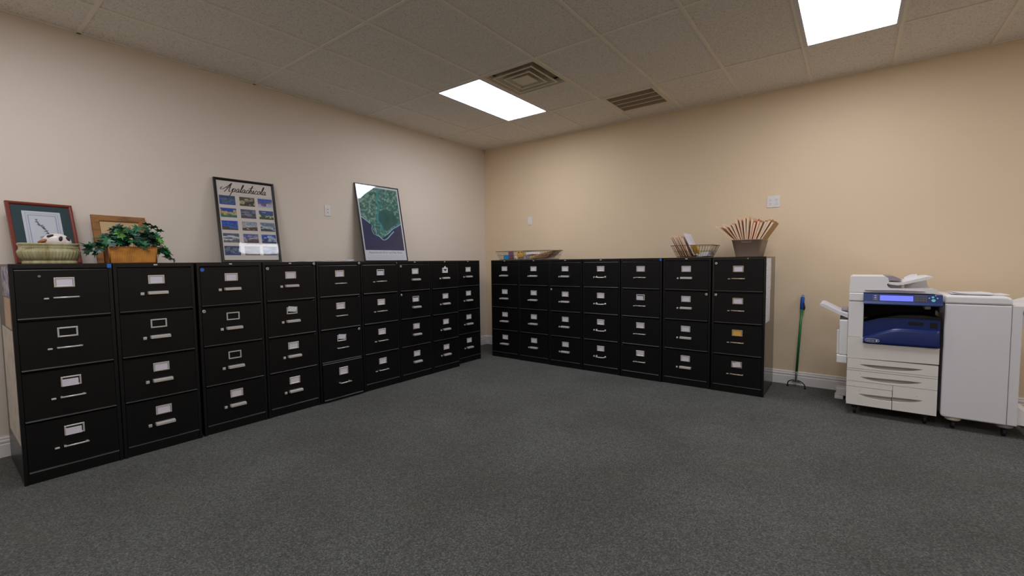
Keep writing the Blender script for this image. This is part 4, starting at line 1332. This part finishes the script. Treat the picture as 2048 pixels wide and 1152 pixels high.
obj('tub', bin_fn, M['taupe'], bn)
for s in (-1, 1):
    def lipf(bm, s=s):
        pts = crom([(-0.04, 0.0), (-0.04, -0.012), (-0.034, -0.019), (0.034, -0.019), (0.04, -0.012), (0.04, 0.0)], 3)
        tube(bm, [(q.x, s * (0.2085 + 0.14 * (q.y)), 0.157 + q.y) for q in pts], 0.0022, 6)
    obj('grip_rim', mesh('grip_rim', lipf), M['taupe'], bn)
gc = 'folders fanned out in the taupe bin'
NF = 15
for k in range(NF):
    u = k / (NF - 1)
    lean_ = -0.19 + 0.38 * u
    bend_ = -0.66 + 0.66 * (u / 0.5) ** 0.7 if u < 0.5 else 0.32 * (u - 0.5) / 0.5
    kind = 'manila_pink' if u < 0.62 else ('orange_card' if u < 0.82 and k % 3 != 2 else ('manila' if k % 2 else 'manila_dark'))
    if 0.2 < u < 0.62 and k % 3 == 1: kind = 'manila'
    lab = ORD[k] + (' folder from the left in the taupe bin, ' + ('orange card' if kind == 'orange_card' else ('pale manila card leaning left' if u < 0.33 else ('pale manila card standing upright' if u < 0.64 else 'tan manila card leaning right'))))
    hh = 0.335 + 0.010 * math.sin(k * 2.1) + (0.045 if 0.24 < u < 0.62 else 0.0) + 0.05 * max(0.0, u - 0.55)
    folder('manila_folder' if kind != 'orange_card' else 'orange_folder', lab, 0.33, hh, (3.772 - 0.084 + 0.168 * u, -0.41 + 0.012 * math.sin(k * 1.7), TOPZ + 0.008), (lean_, 0, PI / 2 + 0.015 * math.sin(k * 3.3)), M[kind], gc, gap=0.021, tabx=-0.10 + 0.05 * (k % 5), sheets='cream', bend=bend_, z0=0.150)

# ------------------------------------------------------------------ green pole tool against the wall
foot, head = Vector((4.158, -0.115, 0.075)), Vector((4.192, -0.018, 0.905))
tl = thing('reacher_tool', 'green pole with a blue grip and black claw foot leaning against the tan wall', 'pole tool', (4.158, -0.115, 0.0))
L_ = lambda u: head * u + foot * (1 - u) - Vector((4.158, -0.115, 0))
obj('pole', lambda bm: tube(bm, [L_(0.10), L_(0.9)], 0.011, 12), M['green_pole'], tl)
obj('ferrule', lambda bm: (tube(bm, [L_(-0.02), L_(0.06), L_(0.11)], [0.008, 0.008, 0.0098], 12)), M['steel'], tl)
gp = obj('grip', lambda bm: tube(bm, [L_(0.85), L_(0.856), L_(0.99), L_(1.0)], [0.012, 0.017, 0.017, 0.012], 14), M['blue_grip'], tl)
obj('trigger', lambda bm: tube(bm, [L_(0.93) + Vector((0.012, -0.012, 0)), L_(0.87) + Vector((0.024, -0.014, 0)), L_(0.84) + Vector((0.018, -0.012, 0))], 0.006, 8), M['rubber'], tl)
obj('hang_loop', lambda bm: tube(bm, [L_(1.0) + Vector((0.009 * math.cos(a), 0, 0.005 + 0.012 * math.sin(a))) for a in [k * PI / 6 for k in range(7)]], 0.003, 6), M['blue_grip'], tl)
obj('claw_plate', lambda bm: prism(bm, [(-0.045, 0.045), (-0.012, 0.072), (0.014, 0.072), (0.050, 0.040), (0.0, 0.05)], 'y', -0.006, 0.006), M['steel'], tl)
for s, pts in ((-1, [(-0.012, 0.0, 0.07), (-0.04, -0.002, 0.066), (-0.066, 0.004, 0.045), (-0.070, 0.004, 0.012)]), (1, [(0.012, 0.0, 0.07), (0.045, -0.01, 0.062), (0.074, -0.024, 0.040), (0.080, -0.028, 0.012)])):
    cl = obj('claw_arm', mesh('claw_arm', lambda bm: tube(bm, crom(pts, 5), 0.0055, 8)), M['rubber'], tl)
    obj('rubber_tip', mesh('rubber_tip', lambda bm: cyl(bm, (pts[-1][0], pts[-1][1], 0.0), 'z', 0.010, 0.015, 14, 0.003)), M['rubber'], cl)
# ---- SECTION 3
# ------------------------------------------------------------------ photocopier
CX, CY = 4.565, -0.78
cp = thing('photocopier', 'large white office photocopier with a navy blue front door and lit screen', 'photocopier', (CX, CY, 0))
W_, D_ = 0.552, 0.60


def body(bm):
    box(bm, 0.0, W_, 0.085, D_, 0.085, 0.60, 0.004, 2)          # lower housing
    box(bm, 0.0, W_, 0.30, D_, 0.60, 0.94, 0.004, 2)            # rear housing
    box(bm, 0.0, 0.098, 0.0, 0.31, 0.645, 0.937, 0.006, 2)      # left column


obj('body', body, M['plastic'], cp)
obj('scanner_deck', lambda bm: (box(bm, 0.0, 0.096, -0.004, 0.05, 0.939, 1.006, 0.007, 3), box(bm, 0.0, W_, 0.03, D_, 0.94, 1.006, 0.006, 2)), M['plastic'], cp)
obj('output_bay', lambda bm: (box(bm, 0.098, W_, 0.285, 0.30, 0.78, 0.94), box(bm, 0.098, 0.102, 0.03, 0.29, 0.78, 0.94)), M['dark'], cp)
obj('output_tray', lambda bm: prism(bm, [(0.10, 0.74), (0.10, 0.765), (0.2, 0.805), (0.32, 0.835), (0.45, 0.842), (W_, 0.83), (W_, 0.74)], 'y', 0.045, 0.29), M['black_plastic'], cp)
obj('paper_exit', lambda bm: box(bm, 0.47, 0.505, 0.10, 0.22, 0.885, 0.925, 0.003, 1), M['vent'], cp)
# navy doors
up_top = crom([(0.099, 0.767), (0.145, 0.784), (0.20, 0.800), (0.28, 0.811), (0.376, 0.815), (0.47, 0.814), (0.553, 0.812)], 4)
ud = obj('upper_door', lambda bm: prism(bm, [(q.x, q.y) for q in up_top] + [(0.553, 0.66), (0.099, 0.62)], 'y', 0.016, 0.055), M['navy'], cp)
obj('door_slot', lambda bm: box(bm, 0.374, 0.457, 0.0125, 0.03, 0.768, 0.789, 0.002, 1), M['black_plastic'], ud)
sw = obj('power_switch', lambda bm: box(bm, 0.496, 0.536, 0.013, 0.03, 0.752, 0.790, 0.002, 1), M['black_plastic'], ud)
obj('door_ridge', lambda bm: tube(bm, [(q.x, 0.016, q.y) for q in up_top], 0.003, 6), M['navy'], ud)
low_top = crom([(0.099, 0.652), (0.14, 0.672), (0.19, 0.697), (0.25, 0.722), (0.29, 0.735), (0.34, 0.740), (0.44, 0.740), (0.549, 0.738)], 4)


def lower_door(bm):
    # curved front: bulges forward towards the lower edge
    rows = []
    zb = lambda x: 0.606
    n = 8
    for q in low_top:
        rows.append([(q.x, -0.002 - 0.016 * math.sin(PI * 0.5 * min(1, 0.25 + (i / n))) - (0.006 if i > 0 else 0), q.y + (zb(q.x) - q.y) * i / n) for i in range(n + 1)])
    V = [[bm.verts.new(p_) for p_ in r_] for r_ in rows]
    for a in range(len(V) - 1):
        for i in range(n):
            f = bm.faces.new([V[a][i], V[a][i + 1], V[a + 1][i + 1], V[a + 1][i]]); f.smooth = True
    Bk = [[bm.verts.new((r_[0][0], 0.03, r_[k_][2])) for k_ in (0, n)] for r_ in rows]
    for a in range(len(V) - 1):
        bm.faces.new([V[a][0], V[a + 1][0], Bk[a + 1][0], Bk[a][0]])
        bm.faces.new([V[a][n], Bk[a][1], Bk[a + 1][1], V[a + 1][n]])
        bm.faces.new([Bk[a][0], Bk[a + 1][0], Bk[a + 1][1], Bk[a][1]])
    bm.faces.new(V[0][::-1] + [Bk[0][0], Bk[0][1]][::1]); bm.faces.new(V[-1] + [Bk[-1][1], Bk[-1][0]])
    bmesh.ops.recalc_face_normals(bm, faces=bm.faces[:])


ld = obj('lower_door', lower_door, M['navy'], cp)


def badge(bm):
    a = [(0.157 + 0.043 * math.copysign(abs(math.cos(t)) ** 0.55, math.cos(t)), 0.630 + 0.0125 * math.copysign(abs(math.sin(t)) ** 0.8, math.sin(t))) for t in [2 * PI * k / 40 for k in range(40)]]
    tube(bm, [(u, -0.0245, v) for u, v in a], 0.0013, 5, closed=True)


bd = obj('badge', badge, M['silver_print'], ld)
text('badge_lettering', 'xerox', 0.021, M['silver_print'], ld, (0.147, -0.0255, 0.6255), width=0.048)
obj('badge_ball', lambda bm: cyl(bm, (0.184, -0.0255, 0.630), 'y', 0.007, 0.001, 20), M['silver_print'], ld)
# white lower front with a rounded tray edge under the doors
fp = [(0.0, 0.471), (W_, 0.481), (W_, 0.600), (0.135, 0.596)]
fp += [(q.x, q.y) for q in crom([(0.13, 0.596), (0.110, 0.602), (0.101, 0.620), (0.099, 0.645)], 4)] + [(0.0, 0.643)]
obj('front_cover', lambda bm: prism(bm, fp, 'y', -0.004, 0.09), M['plastic_warm'], cp)
obj('cover_edge', lambda bm: tube(bm, [(W_, -0.004, 0.598)] + [(q.x, -0.004, q.y) for q in crom([(0.14, 0.594), (0.110, 0.600), (0.098, 0.620), (0.096, 0.645)], 4)], 0.006, 8), M['plastic'], cp)


def scoop_panel(x0, x1, z0, z1, sx0, sx1, szt, szb, depth=0.075, y=-0.004):
    """drawer front with a smile-shaped finger scoop pressed in: deepest under its upper edge"""
    def fn(bm):
        nx, nz = 64, 26
        def top(u): return szt + 0.004 * (2 * u - 1)
        def bot(u): return szt + 0.004 * (2 * u - 1) - (szt - szb) * math.sin(PI * min(max(u, 0), 1)) ** 0.55
        zs = sorted(set([z0 + (z1 - z0) * j / nz for j in range(nz + 1)]))
        V = []
        for i in range(nx + 1):
            x = x0 + (x1 - x0) * i / nx
            u = (x - sx0) / (sx1 - sx0)
            col = []
            if 0.001 < u < 0.999:
                a, b_ = bot(u), top(u)
            else:
                a = b_ = szt - 0.003
            # rows snapped to the scoop's edges
            lowr = [z0 + (a - z0) * j / 6 for j in range(7)]
            midr = [a + (b_ - a) * j / 8 for j in range(1, 9)]
            topr = [b_ + 0.0004] + [b_ + (z1 - b_) * j / 6 for j in range(1, 7)]
            for j, z in enumerate(lowr): col.append((x, y, z))
            for j, z in enumerate(midr):
                t_ = (j + 1) / 8
                dd = depth * math.sin(PI / 2 * t_) ** 0.45 if 0.001 < u < 0.999 else 0
                dd *= min(1.0, 6 * u, 6 * (1 - u)) if 0 < u < 1 else 0
                col.append((x, y + dd, z))
            for z in topr: col.append((x, y, z))
            V.append([bm.verts.new(p_) for p_ in col])
        m_ = len(V[0])
        for i in range(nx):
            for j in range(m_ - 1):
                f = bm.faces.new([V[i][j], V[i + 1][j], V[i + 1][j + 1], V[i][j + 1]])
                f.smooth = False
        # rim back to the housing
        for i in range(nx):
            for j_, yy in ((0, 0.088), (m_ - 1, 0.088)):
                a, b_ = V[i][j_], V[i + 1][j_]
                c_, d_ = bm.verts.new((b_.co.x, yy, b_.co.z)), bm.verts.new((a.co.x, yy, a.co.z))
                bm.faces.new([a, b_, c_, d_])
        for i_ in (0, nx):
            for j in range(m_ - 1):
                a, b_ = V[i_][j], V[i_][j + 1]
                c_, d_ = bm.verts.new((b_.co.x, 0.088, b_.co.z)), bm.verts.new((a.co.x, 0.088, a.co.z))
                bm.faces.new([a, b_, c_, d_])
        bmesh.ops.remove_doubles(bm, verts=bm.verts[:], dist=1e-6)
        bmesh.ops.recalc_face_normals(bm, faces=bm.faces[:])
    return fn


def number(parent, x, z, n_): text('tray_number', n_, 0.012, M['ink_grey'], parent, (x, -0.0046, z))


dr = obj('paper_drawer', scoop_panel(0.003, W_ - 0.002, 0.388, 0.470, 0.085, 0.465, 0.430, 0.398), M['plastic_warm'], cp); number(dr, 0.088, 0.444, '1')
obj('drawer_strip', lambda bm: box(bm, 0.003, W_ - 0.002, -0.003, 0.088, 0.3715, 0.3855, 0.001, 1), M['plastic_warm'], cp)
dr = obj('paper_drawer', scoop_panel(0.003, W_ - 0.002, 0.284, 0.3685, 0.088, 0.462, 0.328, 0.294), M['plastic_warm'], cp); number(dr, 0.088, 0.344, '2')
obj('drawer_strip', lambda bm: box(bm, 0.003, 0.2925, -0.003, 0.088, 0.239, 0.2815, 0.001, 1), M['plastic_warm'], cp)
dr = obj('paper_drawer', scoop_panel(0.003, 0.2905, 0.088, 0.236, 0.085, 0.42, 0.186, 0.150), M['plastic_warm'], cp); number(dr, 0.088, 0.204, '3')
dr = obj('paper_drawer', scoop_panel(0.2945, W_ - 0.002, 0.088, 0.2815, 0.17, 0.470, 0.190, 0.154), M['plastic_warm'], cp); number(dr, 0.435, 0.214, '4')
for x in (0.06, W_ - 0.06):
    for y in (0.07, D_ - 0.07):
        ca = obj('caster', mesh('caster', lambda bm: cyl(bm, (x - 0.011, y, 0.032), 'x', 0.032, 0.022, 20, 0.004)), M['rubber'], cp)
        obj('caster_fork', mesh('caster_fork', lambda bm: box(bm, x - 0.02, x + 0.02, y - 0.02, y + 0.02, 0.05, 0.086, 0.003, 1)), M['black_plastic'], ca)
obj('chassis', lambda bm: box(bm, 0.02, W_ - 0.02, 0.04, D_ - 0.02, 0.07, 0.09), M['black_plastic'], cp)
obj('stabilizer_foot', lambda bm: (box(bm, -0.075, 0.0, 0.46, D_ - 0.02, 0.03, 0.10, 0.008, 2), box(bm, -0.085, -0.02, 0.44, D_ - 0.03, 0.0, 0.03, 0.006, 2)), M['plastic'], cp)
obj('support_panel', lambda bm: prism(bm, [(0.36, 1.0465), (0.503, 1.0505), (0.488, 1.122), (0.345, 1.079)], 'y', 0.30, 0.44), M['plastic_grey'], cp)
# control panel
cpan = obj('control_panel', lambda bm: prism(bm, [(0.03, 0.918), (-0.034, 0.918), (-0.040, 0.926), (-0.030, 0.944), (-0.006, 1.003), (0.03, 1.006)], 'x', 0.096, 0.556), M['navy_panel'], cp)
# the console face runs from (-0.030,0.944) to (-0.006,1.003)
tilt_ = math.atan2(0.024, 0.059)


def on_face(s): return -0.030 + 0.024 * s, 0.944 + 0.059 * s


def console(name, x0, x1, s0, s1, material, parent, th=0.003):
    y0, z0 = on_face((s0 + s1) / 2)
    hgt = (s1 - s0) * 0.0637
    return obj(name, mesh(name, lambda bm: box(bm, -(x1 - x0) / 2, (x1 - x0) / 2, -th, 0.001, -hgt / 2, hgt / 2, 0.0008, 1)), material, parent, ((x0 + x1) / 2, y0, z0), (-tilt_, 0, 0))


console('touch_screen', 0.195, 0.392, 0.12, 0.80, M['screen'], cpan, 0.002)
console('key_bezel', 0.150, 0.188, 0.05, 0.85, M['keypad'], cpan, 0.0015)
kb = console('keypad', 0.398, 0.470, 0.05, 0.92, M['keypad'], cpan, 0.0015)
for s_ in (0.2, 0.45, 0.72):
    y0, z0 = on_face(s_)
    obj('mode_button', mesh('mode_button', lambda bm: box(bm, -0.006, 0.006, -0.004, 0, -0.003, 0.003, 0.001, 1)), M['button_blue' if s_ > 0.3 else 'button_grey'], cpan, (0.168, y0, z0), (-tilt_, 0, 0))
for i in range(4):
    for j in range(3):
        y0, z0 = on_face(0.2 + 0.28 * j)
        obj('key', cached(('key',), lambda bm: box(bm, -0.005, 0.005, -0.004, 0, -0.004, 0.004, 0.001, 1)), M['button_grey'] if (i + j) % 2 else M['keypad'], cpan, (0.410 + 0.016 * i, y0, z0), (-tilt_, 0, 0))
for x, s_, r_, mm in ((0.505, 0.30, 0.012, 'button_cyan'), (0.502, 0.70, 0.008, 'button_cyan'), (0.482, 0.58, 0.005, 'lavender'), (0.527, 0.58, 0.005, 'lavender'), (0.518, 0.92, 0.004, 'lavender')):
    y0, z0 = on_face(s_)
    obj('round_button', mesh('round_button', lambda bm: cyl(bm, (0, -0.004, 0), 'y', r_, 0.005, 20, 0.001)), M[mm], cpan, (x, y0, z0), (-tilt_, 0, 0))
obj('model_lettering', scribble(-0.03, 0.03, 0.005, 8), M['lavender'], cpan, (0.475, -0.0385, 0.9235))
# document feeder on top
fd = [(0.0, 1.010), (0.527, 1.012), (0.530, 1.040), (0.505, 1.050), (0.36, 1.046), (0.262, 1.046), (0.245, 1.056), (0.236, 1.078), (0.250, 1.092), (0.242, 1.128), (0.225, 1.139), (0.02, 1.139), (0.006, 1.130)]
obj('document_feeder', lambda bm: prism(bm, fd, 'y', 0.006, 0.50), M['plastic'], cp)
obj('feeder_lip', lambda bm: prism(bm, [(u, v) for u, v in [(0.10, 1.030)] + [(q.x, q.y) for q in crom([(0.16, 1.020), (0.26, 1.0155), (0.36, 1.018), (0.46, 1.028)], 4)] + [(0.30, 1.034)]], 'y', -0.002, 0.008), M['plastic_mid'], cp)
it = obj('input_tray', lambda bm: prism(bm, [(0.245, 1.078), (0.30, 1.070), (0.335, 1.076), (0.475, 1.118), (0.50, 1.132), (0.50, 1.140), (0.470, 1.140), (0.34, 1.098), (0.31, 1.092), (0.245, 1.096)], 'y', 0.02, 0.46), M['plastic'], cp)
obj('paper_guide', lambda bm: prism(bm, [(0.36, 1.10), (0.44, 1.124), (0.44, 1.15), (0.40, 1.146), (0.36, 1.122)], 'y', 0.36, 0.372), M['plastic_grey'], it)
obj('feeder_cover', lambda bm: prism(bm, [(0.223, 1.132), (0.228, 1.142), (0.27, 1.142), (0.315, 1.122), (0.33, 1.108), (0.25, 1.104), (0.242, 1.11)], 'y', 0.05, 0.42), M['plastic_mid'], cp)
obj('tray_support', lambda bm: box(bm, 0.325, 0.345, 0.08, 0.40, 1.046, 1.088), M['plastic_warm'], cp)
obj('feeder_recess', lambda bm: box(bm, 0.245, 0.325, 0.06, 0.40, 1.0465, 1.078), M['plastic_mid'], cp)
# bypass unit and tray on the left
by = obj('bypass_unit', lambda bm: (box(bm, -0.058, 0.0, 0.06, 0.46, 0.478, 0.772, 0.008, 2), box(bm, -0.072, 0.0, 0.055, 0.465, 0.407, 0.476, 0.008, 2), box(bm, -0.074, -0.058, 0.10, 0.42, 0.48, 0.68, 0.004, 2)), M['plastic'], cp)
obj('bypass_recess', lambda bm: box(bm, -0.055, 0.0, 0.10, 0.42, 0.770, 0.792, 0.002, 1), M['vent_dark'], by)
bt = obj('bypass_tray', lambda bm: prism(bm, [(-0.003, 0.788), (-0.003, 0.822), (-0.06, 0.838), (-0.172, 0.900), (-0.196, 0.898), (-0.200, 0.886), (-0.188, 0.880), (-0.06, 0.812)], 'y', 0.08, 0.44), M['plastic_grey'], cp)
obj('tray_guide', lambda bm: box(bm, -0.05, -0.004, 0.20, 0.34, 0.835, 0.860, 0.006, 2), M['plastic_mid'], bt)

# ------------------------------------------------------------------ finisher unit
fx = 5.137
fi = thing('copier_finisher', 'tall plain white finisher unit standing right of the photocopier', 'copier finisher', (fx, CY, 0))
FWd = 0.352


def rounded(x0, x1, z0, z1, rtl, rtr, rbl=0.004, rbr=0.004):
    out = []
    for cx_, cz_, r_, a0 in ((x1 - rtr, z1 - rtr, rtr, 0), (x0 + rtl, z1 - rtl, rtl, 90), (x0 + rbl, z0 + rbl, rbl, 180), (x1 - rbr, z0 + rbr, rbr, 270)):
        for k in range(7):
            a = math.radians(a0 + 15 * k)
            out.append((cx_ + r_ * math.cos(a), cz_ + r_ * math.sin(a)))
    return out


def chamfer_panel(bm, pts, y0, y1, ins):
    """prism along y whose front edge is rounded over by 'ins'"""
    cx_ = sum(p_[0] for p_ in pts) / len(pts); cz_ = sum(p_[1] for p_ in pts) / len(pts)
    hx = max(p_[0] for p_ in pts) - cx_; hz = max(p_[1] for p_ in pts) - cz_
    rows = []
    for k in range(5):
        a = PI / 2 * k / 4
        i_ = ins * (1 - math.sin(a)); yy = y0 + ins * (1 - math.cos(a))
        rows.append([(cx_ + (u - cx_) * (hx - i_) / hx, yy, cz_ + (v - cz_) * (hz - i_) / hz) for u, v in pts])
    rows.append([(u, y1, v) for u, v in pts])
    loft(bm, rows, smooth=True)
    bmesh.ops.recalc_face_normals(bm, faces=bm.faces[:])


obj('front_door', lambda bm: chamfer_panel(bm, rounded(0.0, FWd - 0.012, 0.092, 0.942, 0.004, 0.004, 0.02, 0.004), 0.0, 0.04, 0.010), M['plastic_grey'], fi)
obj('body', lambda bm: box(bm, 0.006, FWd + 0.03, 0.038, 0.55, 0.098, 0.93, 0.006, 2), M['plastic_grey'], fi)
obj('top_cover', lambda bm: chamfer_panel(bm, rounded(-0.002, FWd - 0.008, 0.9435, 1.004, 0.010, 0.035), -0.002, 0.55, 0.016), M['plastic'], fi)
obj('side_strip', lambda bm: chamfer_panel(bm, rounded(FWd - 0.010, FWd + 0.040, 0.094, 0.944, 0.004, 0.008), 0.004, 0.045, 0.006), M['plastic_grey'], fi)
obj('entry_guide', lambda bm: box(bm, -0.018, 0.01, 0.10, 0.40, 0.86, 0.99, 0.004, 1), M['plastic_mid'], fi)
obj('output_tray', lambda bm: prism(bm, [(FWd + 0.03, 0.90), (FWd + 0.03, 0.93), (FWd + 0.10, 0.965), (FWd + 0.32, 1.045), (FWd + 0.33, 1.03), (FWd + 0.12, 0.945), (FWd + 0.05, 0.90)], 'y', 0.05, 0.46), M['plastic'], fi)
obj('stapler_tray', lambda bm: prism(bm, [(FWd + 0.03, 0.79), (FWd + 0.03, 0.87), (FWd + 0.26, 0.90), (FWd + 0.27, 0.88), (FWd + 0.08, 0.79)], 'y', 0.06, 0.46), M['plastic_grey'], fi)
obj('foot_cover', lambda bm: prism(bm, [(FWd + 0.028, 0.10), (FWd + 0.028, 0.235), (FWd + 0.05, 0.222), (FWd + 0.14, 0.16), (FWd + 0.17, 0.10)], 'y', 0.03, 0.40), M['plastic'], fi)
for x, y in ((0.075, 0.06), (0.34, 0.06), (0.075, 0.48), (0.34, 0.48), (FWd + 0.12, 0.12)):
    ca = obj('caster', mesh('caster', lambda bm: cyl(bm, (x - 0.011, y, 0.030), 'x', 0.030, 0.022, 20, 0.004)), M['rubber'], fi)
    obj('caster_cup', mesh('caster_cup', lambda bm: cyl(bm, (x, y, 0.066), 'z', 0.045, 0.034, 24, 0.006)), M['vent'] if x < 0.1 else M['plastic_mid'], ca)

gp_ = 'loose papers on the finisher'
for k, (x, y, w2, d2, a, lab) in enumerate(((0.205, 0.22, 0.28, 0.216, 0.05, 'white paper sheet on top of the finisher, lowest of three'), (0.155, 0.21, 0.216, 0.28, -0.08, 'white paper sheet on top of the finisher, middle of three'), (0.16, 0.24, 0.20, 0.27, 0.12, 'white paper sheet on top of the finisher, topmost of three'))):
    def sh(bm, w2=w2, d2=d2, k=k):
        n = 8
        rows = []
        for i in range(n + 1):
            u = i / n - 0.5
            z = 0.0015 + 0.0035 * k + 0.004 * (2 * u) ** 4
            rows.append([(u * w2, -d2 / 2, z), (u * w2, d2 / 2, z), (u * w2, d2 / 2, z + 0.0012), (u * w2, -d2 / 2, z + 0.0012)])
        loft(bm, rows, smooth=False)
    tag(obj('paper_sheet', sh, M['paper'], None, (fx + x, CY + y, 1.0045), (0, 0, a)), lab, 'paper', gp_)

# power cord behind the finisher
tag(obj('power_cord', lambda bm: tube(bm, crom([(5.66, -0.03, 0.42), (5.60, -0.05, 0.36), (5.585, -0.08, 0.24), (5.62, -0.09, 0.10), (5.70, -0.10, 0.012), (5.90, -0.14, 0.008)], 6), 0.005, 8), M['cord']), 'thin brown power cord hanging down the wall beyond the finisher', 'cord')
